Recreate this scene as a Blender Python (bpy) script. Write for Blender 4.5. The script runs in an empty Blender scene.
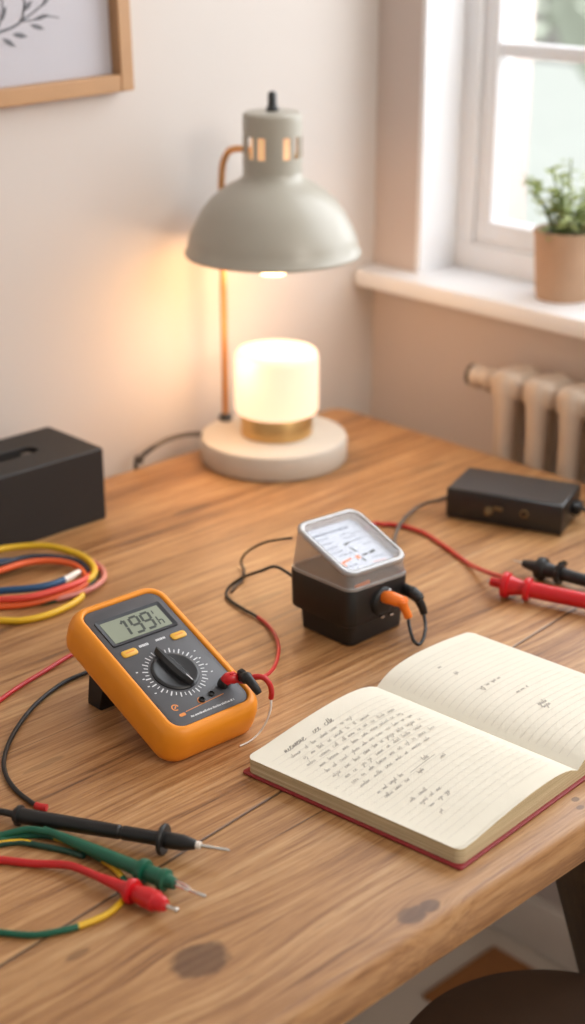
import bpy, bmesh, math, random
from mathutils import Vector, Matrix, Euler
random.seed(7)
sc = bpy.context.scene
COL = sc.collection
T = 0.80                 # desk top height above the floor
EYE = 0.68               # camera height above the desk top
PITCH = math.radians(22); HEAD = math.radians(46)
FPX = 1550.0
YW, XW = 1.49, 1.60      # inner faces of the two walls

# ------------------------------------------------------------------ surveying helpers (photo measurement -> metres)
_h = Vector((math.cos(HEAD), math.sin(HEAD), 0)); _r = Vector((math.sin(HEAD), -math.cos(HEAD), 0)); _z = Vector((0, 0, 1))
_f = _h*math.cos(PITCH) - _z*math.sin(PITCH); _u = _h*math.sin(PITCH) + _z*math.cos(PITCH)
def ray(px, py): return _f*FPX + _r*(px-292.5) - _u*(py-512)
def at(px, py, z=0.0):                       # on the level z above the desk
    d = ray(px, py); t = (z-EYE)/d.z; p = d*t; return Vector((p.x, p.y, T+z))
def at_y(px, py, y):
    d = ray(px, py); p = d*(y/d.y); return Vector((p.x, p.y, T+EYE+p.z))
def at_x(px, py, x):
    d = ray(px, py); p = d*(x/d.x); return Vector((p.x, p.y, T+EYE+p.z))

# ------------------------------------------------------------------ materials
def lin(c):
    if isinstance(c, str):
        c = [int(c[i:i+2], 16)/255 for i in (0, 2, 4)]
    return tuple((v/12.92 if v <= 0.04045 else ((v+0.055)/1.055)**2.4) for v in c)
class NT:
    def __init__(s, name):
        s.m = bpy.data.materials.new(name); s.m.use_nodes = True; s.t = s.m.node_tree
        s.t.nodes.clear(); s.out = s.n('ShaderNodeOutputMaterial')
    def n(s, ty, **kw):
        nd = s.t.nodes.new(ty)
        for k, v in kw.items(): setattr(nd, k, v)
        return nd
    def l(s, a, b): s.t.links.new(a, b)
    def math(s, op, a, b=None, c=None, clamp=False):
        nd = s.n('ShaderNodeMath', operation=op); nd.use_clamp = clamp
        for i, v in enumerate((a, b, c)):
            if v is None: continue
            if isinstance(v, (int, float)): nd.inputs[i].default_value = v
            else: s.l(v, nd.inputs[i])
        return nd.outputs[0]
    def mix(s, fac, a, b, blend='MIX'):
        nd = s.n('ShaderNodeMix', data_type='RGBA', blend_type=blend)
        for i, v in ((0, fac), (6, a), (7, b)):
            if isinstance(v, (int, float)): nd.inputs[i].default_value = v
            elif isinstance(v, tuple): nd.inputs[i].default_value = (*v[:3], 1)
            else: s.l(v, nd.inputs[i])
        return nd.outputs[2]
    def noise(s, vec, scale, detail=4, rough=0.55):
        nd = s.n('ShaderNodeTexNoise'); nd.inputs['Scale'].default_value = scale
        nd.inputs['Detail'].default_value = detail; nd.inputs['Roughness'].default_value = rough
        if vec is not None: s.l(vec, nd.inputs['Vector'])
        return nd.outputs['Fac']
    def coord(s): return s.n('ShaderNodeTexCoord').outputs['Object']
    def scaled(s, vec, sc3, off=(0, 0, 0)):
        nd = s.n('ShaderNodeMapping'); s.l(vec, nd.inputs['Vector'])
        nd.inputs['Scale'].default_value = sc3; nd.inputs['Location'].default_value = off
        return nd.outputs[0]
    def ramp(s, fac, stops):
        nd = s.n('ShaderNodeValToRGB'); el = nd.color_ramp.elements
        while len(el) < len(stops): el.new(0.5)
        for e, (p, c) in zip(el, stops): e.position = p; e.color = (*c, 1)
        s.l(fac, nd.inputs[0]); return nd.outputs[0]
    def bump(s, h, strength, dist):
        nd = s.n('ShaderNodeBump'); nd.inputs['Strength'].default_value = strength; nd.inputs['Distance'].default_value = dist
        s.l(h, nd.inputs['Height']); return nd.outputs[0]

def mat(name, col, rough=0.5, metal=0.0, var=0.06, scale=40, bump=0.0, spec=0.5, emit=None, es=0.0, sub=0.0, coat=0.0):
    k = NT(name); b = k.n('ShaderNodeBsdfPrincipled'); c = lin(col)
    v = k.noise(k.coord(), scale, 4)
    k.l(k.mix(v, tuple(x*(1-var) for x in c), tuple(min(1, x*(1+var)) for x in c)), b.inputs['Base Color'])
    b.inputs['Roughness'].default_value = rough; b.inputs['Metallic'].default_value = metal
    b.inputs['Specular IOR Level'].default_value = spec
    if coat: b.inputs['Coat Weight'].default_value = coat; b.inputs['Coat Roughness'].default_value = 0.15
    if sub:
        b.inputs['Subsurface Weight'].default_value = sub; b.inputs['Subsurface Scale'].default_value = 0.01
    if bump: k.l(k.bump(k.noise(k.coord(), scale*8, 3), bump, 0.001), b.inputs['Normal'])
    if emit: b.inputs['Emission Color'].default_value = (*lin(emit), 1); b.inputs['Emission Strength'].default_value = es
    k.l(b.outputs[0], k.out.inputs[0]); return k.m

def clear(name, tint='f4f6f6', gloss=0.10, milk=0.0, milkcol='d8dadc', k1=0.45):
    k = NT(name)
    tr = k.n('ShaderNodeBsdfTransparent'); tr.inputs[0].default_value = (*lin(tint), 1)
    gl = k.n('ShaderNodeBsdfGlossy'); gl.inputs['Roughness'].default_value = 0.08
    lw = k.n('ShaderNodeLayerWeight'); lw.inputs[0].default_value = 0.25
    fac = k.math('ADD', k.math('MULTIPLY', lw.outputs['Facing'], k1), gloss, clamp=True)
    mx = k.n('ShaderNodeMixShader'); k.l(fac, mx.inputs[0]); k.l(tr.outputs[0], mx.inputs[1]); k.l(gl.outputs[0], mx.inputs[2])
    o = mx.outputs[0]
    if milk:
        df = k.n('ShaderNodeBsdfPrincipled'); df.inputs['Base Color'].default_value = (*lin(milkcol), 1); df.inputs['Roughness'].default_value = 0.2
        m2 = k.n('ShaderNodeMixShader')
        k.l(k.math('ADD', k.math('MULTIPLY', k.noise(k.coord(), 60, 2), 0.1), milk-0.05), m2.inputs[0])
        k.l(o, m2.inputs[1]); k.l(df.outputs[0], m2.inputs[2]); o = m2.outputs[0]
    k.l(o, k.out.inputs[0]); return k.m

def leafmat(name, col):
    k = NT(name); c = lin(col); n = k.noise(k.coord(), 25, 3)
    cm = k.mix(n, tuple(q*.75 for q in c), tuple(min(1, q*1.25) for q in c))
    b = k.n('ShaderNodeBsdfPrincipled'); k.l(cm, b.inputs['Base Color']); b.inputs['Roughness'].default_value = 0.45
    t = k.n('ShaderNodeBsdfTranslucent'); k.l(cm, t.inputs[0])
    m = k.n('ShaderNodeMixShader'); m.inputs[0].default_value = 0.45; k.l(b.outputs[0], m.inputs[1]); k.l(t.outputs[0], m.inputs[2])
    k.l(m.outputs[0], k.out.inputs[0]); return k.m
KNOTS = [  # x, y, rx, ry, strength
    (0.557, 0.667, 0.022, 0.017, 1.0), (0.698, 0.600, 0.013, 0.009, 0.9), (0.715, 0.598, 0.009, 0.007, 0.9),
    (0.905, 0.610, 0.004, 0.003, 0.9), (0.898, 0.600, 0.004, 0.003, 0.8), (0.98, 1.06, 0.03, 0.006, 0.45),
    (1.09, 1.30, 0.030, 0.006, 0.8), (1.40, 1.20, 0.03, 0.006, 0.5), (0.66, 1.15, 0.015, 0.007, 0.6),
    (0.30, 0.80, 0.02, 0.014, 0.9), (0.63, 0.95, 0.02, 0.004, 0.4), (0.50, 0.73, 0.010, 0.004, 0.6)]
def wood_desk(name, tabletop=True, dark=1.0):
    k = NT(name); co = k.coord()
    sp = k.n('ShaderNodeSeparateXYZ'); k.l(co, sp.inputs[0]); x, y, z = sp.outputs
    wob = k.math('MULTIPLY', k.math('SUBTRACT', k.noise(k.scaled(co, (3, 1, 1)), 1.0, 2), 0.5), 0.02)
    seams = [0.7805, 0.985, 1.21, 1.39] if tabletop else []
    pid = None; smask = None
    for i, s in enumerate(seams):
        tilt = 0.09 if i == 0 else 0.0
        yy = k.math('SUBTRACT', y, k.math('ADD', k.math('MULTIPLY', k.math('SUBTRACT', x, 0.72), tilt), s))
        st = k.math('GREATER_THAN', yy, 0.0)
        pid = st if pid is None else k.math('ADD', pid, st)
        w = (0.0022, 0.0006, 0.0006, 0.0005)[i]
        ln = k.math('SUBTRACT', 1.0, k.math('DIVIDE', k.math('ABSOLUTE', yy), w), clamp=True)
        ln = k.math('MULTIPLY', ln, (1.0, 0.7, 0.6, 0.4)[i])
        smask = ln if smask is None else k.math('MAXIMUM', smask, ln)
    # short crack in the front plank
    if tabletop:
        cy = k.math('ABSOLUTE', k.math('SUBTRACT', y, k.math('ADD', 0.739, k.math('MULTIPLY', wob, 0.12))))
        ck = k.math('SUBTRACT', 1.0, k.math('DIVIDE', cy, 0.0009), clamp=True)
        rng = k.math('SUBTRACT', 1.0, k.math('DIVIDE', k.math('ABSOLUTE', k.math('SUBTRACT', x, 0.735)), 0.06), clamp=True)
        ck = k.math('MULTIPLY', ck, k.math('MULTIPLY', rng, 1.3, clamp=True))
        smask = k.math('MAXIMUM', smask, ck)
    warp = k.math('MULTIPLY', wob, 1.0); kmask = None; rings = None
    if tabletop:
        for (kx, ky, rx, ry, st) in KNOTS:
            dx = k.math('DIVIDE', k.math('SUBTRACT', x, kx), rx); dy = k.math('DIVIDE', k.math('SUBTRACT', y, ky), ry)
            d2 = k.math('ADD', k.math('MULTIPLY', dx, dx), k.math('MULTIPLY', dy, dy))
            # grain flows around the knot
            g = k.math('POWER', 2.718, k.math('MULTIPLY', d2, -0.16))
            warp = k.math('ADD', warp, k.math('MULTIPLY', k.math('MULTIPLY', dy, -0.55*ry*st), g))
            dn = k.math('ADD', d2, k.math('MULTIPLY', k.math('SUBTRACT', k.noise(k.scaled(co, (60, 60, 60)), 1.5, 3), 0.5), 1.2))
            mk = k.math('MULTIPLY', k.math('MULTIPLY', k.math('SUBTRACT', 1.25, dn), 1.8, clamp=True), st, clamp=True)
            kmask = mk if kmask is None else k.math('MAXIMUM', kmask, mk)
    y2 = k.math('ADD', y, warp)
    x2 = k.math('ADD', x, k.math('MULTIPLY', pid, 3.7)) if pid is not None else x
    y3 = k.math('ADD', y2, k.math('MULTIPLY', pid, 0.31)) if pid is not None else y2
    cb = k.n('ShaderNodeCombineXYZ'); k.l(x2, cb.inputs[0]); k.l(y3, cb.inputs[1]); k.l(k.math('MULTIPLY', z, 0.6), cb.inputs[2])
    v = cb.outputs[0]
    big = k.noise(k.scaled(v, (1.4, 17, 17)), 1.0, 3, 0.5)
    med = k.noise(k.scaled(v, (4.5, 120, 120)), 1.0, 5, 0.62)
    fine = k.noise(k.scaled(v, (16, 520, 520)), 1.0, 4, 0.65)
    pores = k.noise(k.scaled(v, (38, 700, 700)), 1.0, 2, 0.5)
    wv = k.n('ShaderNodeTexWave', wave_type='BANDS', bands_direction='Y'); k.l(k.scaled(v, (1.2, 11, 11)), wv.inputs['Vector'])
    wv.inputs['Scale'].default_value = 2.6; wv.inputs['Distortion'].default_value = 5.5; wv.inputs['Detail'].default_value = 3; wv.inputs['Detail Scale'].default_value = 0.7
    f = k.math('ADD', k.math('MULTIPLY', big, 0.38), k.math('MULTIPLY', med, 0.50))
    f = k.math('ADD', f, k.math('MULTIPLY', fine, 0.46)); f = k.math('ADD', f, k.math('MULTIPLY', wv.outputs['Fac'], 0.05))
    f = k.math('SUBTRACT', f, 0.20)
    D = dark
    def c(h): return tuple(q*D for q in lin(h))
    colr = k.ramp(f, [(0.30, c('58381e')), (0.42, c('91643b')), (0.53, c('b18354')), (0.70, c('cba475'))])
    pm = k.math('MULTIPLY', k.math('SUBTRACT', k.math('ADD', k.math('MULTIPLY', pores, .75), k.math('MULTIPLY', big, .25)), 0.56, clamp=True), 4.5, clamp=True)
    colr = k.mix(k.math('MULTIPLY', pm, 0.65), colr, c('5a3519'))
    if pid is not None:
        tone = k.math('ADD', 0.93, k.math('MULTIPLY', k.math('FRACT', k.math('MULTIPLY', pid, 0.618)), 0.14))
        hs = k.n('ShaderNodeHueSaturation'); k.l(colr, hs.inputs['Color']); k.l(tone, hs.inputs['Value']); colr = hs.outputs[0]
    if kmask is not None:
        kc = k.mix(k.noise(k.scaled(co, (110, 260, 90)), 1.0, 5, 0.7), c('2c1a0d'), c('5e3c24'))
        colr = k.mix(k.math('MULTIPLY', kmask, 0.74), colr, kc)
        colr = k.mix(smask, colr, c('24130a'))
    b = k.n('ShaderNodeBsdfPrincipled'); k.l(colr, b.inputs['Base Color'])
    rg = k.math('ADD', 0.31, k.math('MULTIPLY', med, 0.22)); k.l(rg, b.inputs['Roughness'])
    b.inputs['Specular IOR Level'].default_value = 0.55
    hgt = k.math('SUBTRACT', k.math('ADD', k.math('MULTIPLY', fine, 0.5), k.math('MULTIPLY', med, 0.5)), k.math('MULTIPLY', pm, 0.3))
    if smask is not None: hgt = k.math('SUBTRACT', hgt, k.math('MULTIPLY', smask, 2.0))
    k.l(k.bump(hgt, 0.35, 0.0012), b.inputs['Normal'])
    k.l(b.outputs[0], k.out.inputs[0]); return k.m

def plaster(name, col):
    k = NT(name); co = k.coord(); b = k.n('ShaderNodeBsdfPrincipled'); c = lin(col)
    n1 = k.noise(co, 2.2, 4); n2 = k.noise(co, 180, 3)
    k.l(k.mix(n1, tuple(q*0.96 for q in c), tuple(min(1, q*1.03) for q in c)), b.inputs['Base Color'])
    b.inputs['Roughness'].default_value = 0.85; b.inputs['Specular IOR Level'].default_value = 0.2
    k.l(k.bump(n2, 0.12, 0.001), b.inputs['Normal']); k.l(b.outputs[0], k.out.inputs[0]); return k.m

def glow(name, c1, c2, s_low, s_high, z0, z1):
    k = NT(name); sp = k.n('ShaderNodeSeparateXYZ'); k.l(k.coord(), sp.inputs[0])
    t = k.math('DIVIDE', k.math('SUBTRACT', sp.outputs[2], z0), z1-z0, clamp=True)
    em = k.n('ShaderNodeEmission'); k.l(k.mix(t, lin(c1), lin(c2)), em.inputs[0])
    n = k.noise(k.coord(), 30, 2)
    k.l(k.math('ADD', s_low, k.math('ADD', k.math('MULTIPLY', t, s_high-s_low), k.math('MULTIPLY', k.math('SUBTRACT', n, .5), .05))), em.inputs[1])
    df = k.n('ShaderNodeBsdfPrincipled'); df.inputs['Base Color'].default_value = (*lin('dccbb4'), 1); df.inputs['Roughness'].default_value = 0.35
    ad = k.n('ShaderNodeAddShader'); k.l(em.outputs[0], ad.inputs[0]); k.l(df.outputs[0], ad.inputs[1])
    k.l(ad.outputs[0], k.out.inputs[0]); return k.m

M = {}
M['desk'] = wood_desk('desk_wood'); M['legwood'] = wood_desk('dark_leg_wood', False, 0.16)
M['floor'] = mat('greige_floor', 'c8bcae', 0.6, var=0.06, scale=6); M['mat'] = mat('brown_patch', '9a6434', 0.9, var=0.12, scale=60, bump=0.1)
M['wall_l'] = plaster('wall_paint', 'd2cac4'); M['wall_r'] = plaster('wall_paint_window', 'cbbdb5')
M['white'] = mat('white_gloss_paint', 'ececee', 0.35, var=0.02); M['whitesh'] = mat('baseboard_paint', 'ece4da', 0.5, var=0.03)
M['sage'] = mat('sage_grey_enamel', 'a9a497', 0.42, var=0.03, coat=0.15); M['basegrey'] = mat('lamp_base_cream', 'cdc6ba', 0.5, var=0.03)
M['shadein'] = mat('shade_inner_white', 'f3e8d8', 0.5, var=0.02)
M['copper'] = mat('brushed_copper', 'd9a06a', 0.32, 0.85, 0.05, 80); M['brass'] = mat('brass', 'd8b074', 0.35, 0.8, 0.06, 60)
M['black'] = mat('black_plastic', '151413', 0.42, var=0.12, scale=90); M['blacksat'] = mat('black_satin_board', '211d1b', 0.6, var=0.08, scale=60, bump=0.05)
M['blackmet'] = mat('black_coated_metal', '1a1a1b', 0.34, 0.0, 0.08, 60, bump=0.03, spec=0.7); M['dullbrass'] = mat('dull_brass', '8a7452', 0.45, 0.7); M['darkhole'] = mat('recess_shade', '0b0909', 0.8)
M['rubber'] = mat('black_rubber', '131211', 0.5, var=0.1, scale=120); M['orange'] = mat('orange_holster_rubber', 'ec9220', 0.42, var=0.04, scale=50, bump=0.03, spec=0.45)
M['panel'] = mat('meter_panel_grey', '55565a', 0.5, var=0.05, scale=120); M['lcd'] = mat('lcd_green_grey', '8f9684', 0.25, var=0.03, scale=60)
M['lcdframe'] = mat('lcd_bezel', '33353a', 0.35); M['ink'] = mat('lcd_ink', '3a4038', 0.5); M['tick'] = mat('printed_white', 'd4d6d8', 0.5)
M['ybtn'] = mat('amber_button', 'e0ac3c', 0.4); M['knob'] = mat('rotary_knob_black', '232426', 0.38, var=0.08, scale=100); M['oprint'] = mat('printed_orange', 'e08a3a', 0.5)
M['red'] = mat('red_cable_rubber', 'bd1f20', 0.38, var=0.08, scale=70); M['redprobe'] = mat('red_probe_plastic', 'c8171f', 0.32, var=0.06, scale=60)
M['green'] = mat('green_cable_rubber', '0e5a42', 0.4, var=0.1, scale=70); M['dgreen'] = mat('dark_green_cable', '0c3f31', 0.42, var=0.1); M['yellow'] = mat('yellow_cable_rubber', 'ddb01e', 0.4, var=0.06, scale=60)
M['blue'] = mat('blue_cable_rubber', '1d4a70', 0.4, var=0.08); M['orangered'] = mat('orange_red_cable', 'e0602c', 0.4, var=0.08); M['coral'] = mat('coral_red_cable', 'd9483a', 0.4, var=0.08)
M['charcoal'] = mat('dark_navy_cable', '27303f', 0.42, var=0.08); M['pink'] = mat('dusty_pink_cable', 'cc7f74', 0.4, var=0.08); M['greycord'] = mat('grey_cord', '5b524a', 0.5, var=0.08)
M['whitewire'] = mat('white_wire', 'e8e0d6', 0.4); M['steel'] = mat('polished_steel', 'd6d3cd', 0.18, 1.0, 0.03)
M['oplug'] = mat('orange_plug_plastic', 'f07a24', 0.35, var=0.05)
M['paper'] = mat('cream_paper', 'e3dece', 0.7, var=0.015, scale=25, spec=0.2); M['pageedge'] = None
M['cover'] = mat('red_cloth_cover', '8c2427', 0.5, var=0.08, scale=200, bump=0.08); M['rule'] = mat('faint_ruled_line', 'd3cdc3', 0.8); M['titleink'] = mat('title_ink', '9a948b', 0.8); M['pencil'] = mat('pencil_ink', 'b5afa6', 0.8)
M['lid'] = clear('clear_lid_plastic', 'ebebec', 0.05, 0.26, 'cfc6c2'); M['rim'] = clear('frosted_rim_plastic', 'dedede', 0.10, 0.50, 'b4b2b0'); M['pane'] = clear('glass_pane', 'fafafa', 0.0, k1=0.12)
M['dial'] = mat('dial_card', 'c8ccda', 0.5, var=0.02); M['dialink'] = mat('dial_print_blue_grey', '5f6b86', 0.6); M['dialblack'] = mat('dial_print_black', '22242a', 0.6)
M['frame'] = mat('oak_frame', 'b58b62', 0.5, var=0.1, scale=30); M['print'] = mat('print_paper', 'd2cfd6', 0.7, var=0.01); M['sketch'] = mat('sketch_graphite', '808086', 0.8)
M['rad'] = mat('radiator_enamel', 'cbb9a7', 0.4, var=0.03); M['terra'] = mat('terracotta', 'bb987b', 0.75, var=0.08, scale=30); M['soil'] = mat('potting_soil', '3a2c1c', 0.95, var=0.3, scale=150, bump=0.4)
M['leaf'] = leafmat('leaf_green', 'a9b57a'); M['leafd'] = mat('stem_green', '5f6f38', 0.5, var=0.2)
M['stool'] = mat('dark_brown_leather', '4a382b', 0.55, var=0.1, scale=40, bump=0.05); M['stoolleg'] = mat('dark_brown_wood', '3a2415', 0.5, var=0.15)
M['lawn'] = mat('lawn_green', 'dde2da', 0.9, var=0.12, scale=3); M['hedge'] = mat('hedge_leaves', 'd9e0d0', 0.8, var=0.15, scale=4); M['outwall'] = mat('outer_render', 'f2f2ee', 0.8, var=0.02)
def page_edges():
    k = NT('page_block_edges'); sp = k.n('ShaderNodeSeparateXYZ'); k.l(k.coord(), sp.inputs[0])
    n = k.noise(k.scaled(k.coord(), (8, 8, 1600)), 1.0, 3, 0.6)
    b = k.n('ShaderNodeBsdfPrincipled'); k.l(k.ramp(n, [(0.3, lin('a8946f')), (0.55, lin('cdbb95')), (0.75, lin('e3d6b6'))]), b.inputs['Base Color'])
    b.inputs['Roughness'].default_value = 0.8; k.l(k.bump(n, 0.4, 0.0006), b.inputs['Normal']); k.l(b.outputs[0], k.out.inputs[0]); return k.m
M['pageedge'] = page_edges()
M['diffuser'] = glow('opal_glass_glow', 'ffd9b4', 'ffdcbe', 0.98, 0.68, 0.025, 0.11)
M['bulb'] = glow('warm_bulb_glow', 'ffcf8a', 'ffcf8a', 6.0, 6.0, 0, 1)
M['socket'] = mat('socket_glow', 'e8c4a0', 0.6, emit='ffc890', es=0.55)  # emission stands in for bulb light falling on the socket

# ------------------------------------------------------------------ mesh helpers
def obj(name, bm, m, parent=None, loc=None, rot=None, smooth=True, ang=40):
    bmesh.ops.recalc_face_normals(bm, faces=bm.faces)
    me = bpy.data.meshes.new(name); bm.to_mesh(me); bm.free()
    ms = m if isinstance(m, (list, tuple)) else [m]
    for q in ms: me.materials.append(q)
    if smooth:
        me.polygons.foreach_set('use_smooth', [True]*len(me.polygons))
        try: me.set_sharp_from_angle(angle=math.radians(ang))
        except Exception: pass
    o = bpy.data.objects.new(name, me); COL.objects.link(o)
    if parent: o.parent = parent
    if loc is not None: o.location = loc
    if rot is not None: o.rotation_euler = rot
    return o
def tag(o, label=None, cat=None, group=None, kind=None):
    if label: o['label'] = label
    if cat: o['category'] = cat
    if group: o['group'] = group
    if kind: o['kind'] = kind
    return o
def thing(name, loc, label, cat, rot=(0, 0, 0), group=None):
    o = bpy.data.objects.new(name, None); COL.objects.link(o); o.location = loc; o.rotation_euler = rot
    o.empty_display_size = 0.02
    return tag(o, label, cat, group)
def box(bm, c, s, bev=0.0, seg=2, mtx=None):
    r = bmesh.ops.create_cube(bm, size=1.0); vs = r['verts']
    for v in vs: v.co = Vector((v.co.x*s[0], v.co.y*s[1], v.co.z*s[2]))
    if bev:
        es = list({e for v in vs for e in v.link_edges})
        q = bmesh.ops.bevel(bm, geom=es, offset=bev, segments=seg, profile=0.5, affect='EDGES')
        vs = list({v for f in q['faces'] for v in f.verts} | {v for v in vs if v.is_valid})
    for v in vs:
        v.co = (mtx @ v.co if mtx else v.co) + Vector(c)
    return bm
def B(): return bmesh.new()
def loft(bm, rings, cap0=True, cap1=True, closed=True):
    L = [[bm.verts.new(p) for p in r] for r in rings]; n = len(L[0])
    for a, b in zip(L, L[1:]):
        for i in range(n if closed else n-1):
            j = (i+1) % n; bm.faces.new((a[i], a[j], b[j], b[i]))
    if cap0: bm.faces.new(list(reversed(L[0])))
    if cap1: bm.faces.new(L[-1])
    return L
def rrect(hx, hy, r, n=6, cx=0, cy=0, z=0.0):
    pts = []
    for (sx, sy, a0) in ((1, 1, 0), (-1, 1, 90), (-1, -1, 180), (1, -1, 270)):
        for i in range(n+1):
            a = math.radians(a0 + 90*i/n)
            pts.append(Vector((cx+sx*(hx-r)+r*math.cos(a), cy+sy*(hy-r)+r*math.sin(a), z)))
    return pts
def lathe(bm, prof, n=48, c=(0, 0, 0), cap0=False, cap1=False):
    rings = [[Vector((c[0]+r*math.cos(2*math.pi*i/n), c[1]+r*math.sin(2*math.pi*i/n), c[2]+z)) for i in range(n)] for r, z in prof]
    loft(bm, rings, cap0, cap1); return bm
def spline(pts, per=10):
    pts = [Vector(p) for p in pts]; out = []; P = [pts[0]*2-pts[1]] + pts + [pts[-1]*2-pts[-2]]
    for i in range(1, len(P)-2):
        a, b, c, d = P[i-1], P[i], P[i+1], P[i+2]
        for k in range(per):
            t = k/per
            out.append(0.5*((2*b)+(c-a)*t+(2*a-5*b+4*c-d)*t*t+(3*b-a-3*c+d)*t**3))
    out.append(pts[-1]); return out
def tube(bm, pts, rad, n=12, sm=True, per=10, cap=True):
    """rad: number or list of (t, r)"""
    path = spline(pts, per) if sm else [Vector(p) for p in pts]
    path = [p for i, p in enumerate(path) if i == 0 or (p-path[i-1]).length > 1e-7]
    m = len(path); up = Vector((0, 0, 1)); rings = []
    t0 = (path[1]-path[0]).normalized()
    nrm = t0.cross(up); nrm = nrm.normalized() if nrm.length > 1e-4 else Vector((1, 0, 0))
    for i, p in enumerate(path):
        t = (path[min(i+1, m-1)]-path[max(i-1, 0)]).normalized()
        nrm = (nrm-t*nrm.dot(t)).normalized(); bn = t.cross(nrm)
        if isinstance(rad, (int, float)): r = rad
        else:
            u = i/(m-1); r = rad[-1][1]
            for (a, ra), (b, rb) in zip(rad, rad[1:]):
                if a <= u <= b: r = ra+(rb-ra)*((u-a)/max(b-a, 1e-9)); break
        rings.append([p+nrm*math.cos(2*math.pi*k/n)*r+bn*math.sin(2*math.pi*k/n)*r for k in range(n)])
    loft(bm, rings, cap, cap); return bm
def turned(bm, a, b, prof, n=24):
    """solid of revolution along a->b; prof = (distance along axis in m, radius)"""
    a = Vector(a); d = (Vector(b)-a).normalized(); u = d.cross(Vector((0, 0, 1))).normalized(); w = d.cross(u)
    rings = [[a+d*s+u*math.cos(2*math.pi*k/n)*r+w*math.sin(2*math.pi*k/n)*r for k in range(n)] for s, r in prof]
    loft(bm, rings, True, True); return bm
def ribbon(bm, pts, w, nrm=Vector((0, 0, 1))):
    pts = [Vector(p) for p in pts]; L = []
    for i, p in enumerate(pts):
        t = pts[min(i+1, len(pts)-1)]-pts[max(i-1, 0)]
        s = t.cross(nrm)
        s = s.normalized()*w/2 if s.length > 1e-9 else Vector((w/2, 0, 0))
        L.append((bm.verts.new(p+s), bm.verts.new(p-s)))
    for a, b in zip(L, L[1:]): bm.faces.new((a[0], b[0], b[1], a[1]))
def rel(pts, base): return [Vector(p)-Vector(base) for p in pts]
def prism(bm, pts2, z0, z1):
    loft(bm, [[Vector((p[0], p[1], z0)) for p in pts2], [Vector((p[0], p[1], z1)) for p in pts2]])

# ------------------------------------------------------------------ room
def struct(name, bm, m, **k):
    o = obj(name, bm, m, **k); o['kind'] = 'structure'; return o
ZC = 2.55
bm = B(); box(bm, (0.3, 0.3, -0.05), (4.4, 4.4, 0.1)); struct('floor', bm, M['floor'], smooth=False)
bm = B(); box(bm, (0.25-0.75, YW+0.06, ZC/2), (4.2+0.2, 0.12, ZC)); struct('wall_left', bm, M['wall_l'], smooth=False)
# window wall with an opening
OY1, OY0 = 1.411, 0.05; OZ0, OZ1 = T+0.181, T+1.42; WD = 0.24
bm = B()
box(bm, (XW+WD/2, (YW+OY1)/2, ZC/2), (WD, YW-OY1, ZC)); box(bm, (XW+WD/2, (OY0-1.9)/2, ZC/2), (WD, OY0+1.9, ZC))
box(bm, (XW+WD/2, (OY0+OY1)/2, OZ0/2-0.012), (WD, OY1-OY0, OZ0-0.024)); box(bm, (XW+WD/2, (OY0+OY1)/2, (OZ1+ZC)/2), (WD, OY1-OY0, ZC-OZ1))
struct('wall_right', bm, M['wall_r'], smooth=False)
bm = B(); box(bm, (0.3, 0.3, ZC+0.05), (4.4, 4.4, 0.1)); struct('ceiling', bm, M['white'], smooth=False)
bm = B(); box(bm, (XW-0.009, (YW-1.9)/2, 0.045), (0.018, YW+1.9, 0.09), 0.004); struct('baseboard_right', bm, M['whitesh'])
bm = B(); box(bm, ((XW-2.6)/2-0.01, YW-0.009, 0.045), (XW+2.56, 0.018, 0.09), 0.004); struct('baseboard_left', bm, M['whitesh'])
# window: sill board, reveal lining, sash, bars, panes
win = bpy.data.objects.new('window_1', None); COL.objects.link(win); win.location = (XW, OY1, OZ0); win['kind'] = 'structure'
def wl(p): return Vector(p)-Vector((XW, OY1, OZ0))
FX = XW+0.077       # inner face of the window frame
bm = B(); box(bm, wl(((XW-0.018+FX)/2, (YW+OY0-0.06)/2, OZ0-0.0125)), (FX-XW+0.018+0.05, YW-OY0+0.058, 0.025), 0.005); obj('window_sill', bm, M['white'], win)
bm = B(); box(bm, wl(((XW+FX)/2+0.002, OY1-0.004, (OZ0+OZ1)/2)), (FX-XW+0.004, 0.008, OZ1-OZ0)); box(bm, wl(((XW+FX)/2+0.002, (OY0+OY1)/2, OZ1-0.004)), (FX-XW+0.004, OY1-OY0, 0.008)); box(bm, wl(((XW+FX)/2+0.002, OY0+0.004, (OZ0+OZ1)/2)), (FX-XW+0.004, 0.008, OZ1-OZ0)); obj('reveal_lining', bm, M['white'], win, smooth=False)
bm = B()
fw = 0.034
for yy in (OY1-fw/2, OY0+fw/2): box(bm, wl((FX+0.03, yy, (OZ0+OZ1)/2)), (0.06, fw, OZ1-OZ0), 0.004)
for zz in (OZ0+0.015, OZ1-0.02): box(bm, wl((FX+0.0285, (OY0+OY1)/2, zz)), (0.06, OY1-OY0, 0.04), 0.004)
obj('window_frame', bm, M['white'], win)
bm = B(); sw = 0.026
ya, yb = OY1-fw, OY0+fw; ym = (ya+yb)/2
for (p, q) in ((ya, ym+0.002), (ym-0.002, yb)):
    for yy in (p-sw/2, q+sw/2): box(bm, wl((FX+0.026, yy, (OZ0+OZ1)/2)), (0.034, sw, OZ1-OZ0-0.07), 0.003)
    for zz in (OZ0+0.05, OZ1-0.055): box(bm, wl((FX+0.0245, (p+q)/2, zz)), (0.034, p-q, 0.034), 0.003)
obj('sash', bm, M['white'], win)
ZB = T+0.478
bm = B(); box(bm, wl((FX+0.026, ym, ZB)), (0.027, ya-yb-0.03, 0.019), 0.004); box(bm, wl((FX+0.026, ym, ZB+0.42)), (0.027, ya-yb-0.03, 0.019), 0.004); obj('glazing_bar', bm, M['white'], win)
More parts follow.
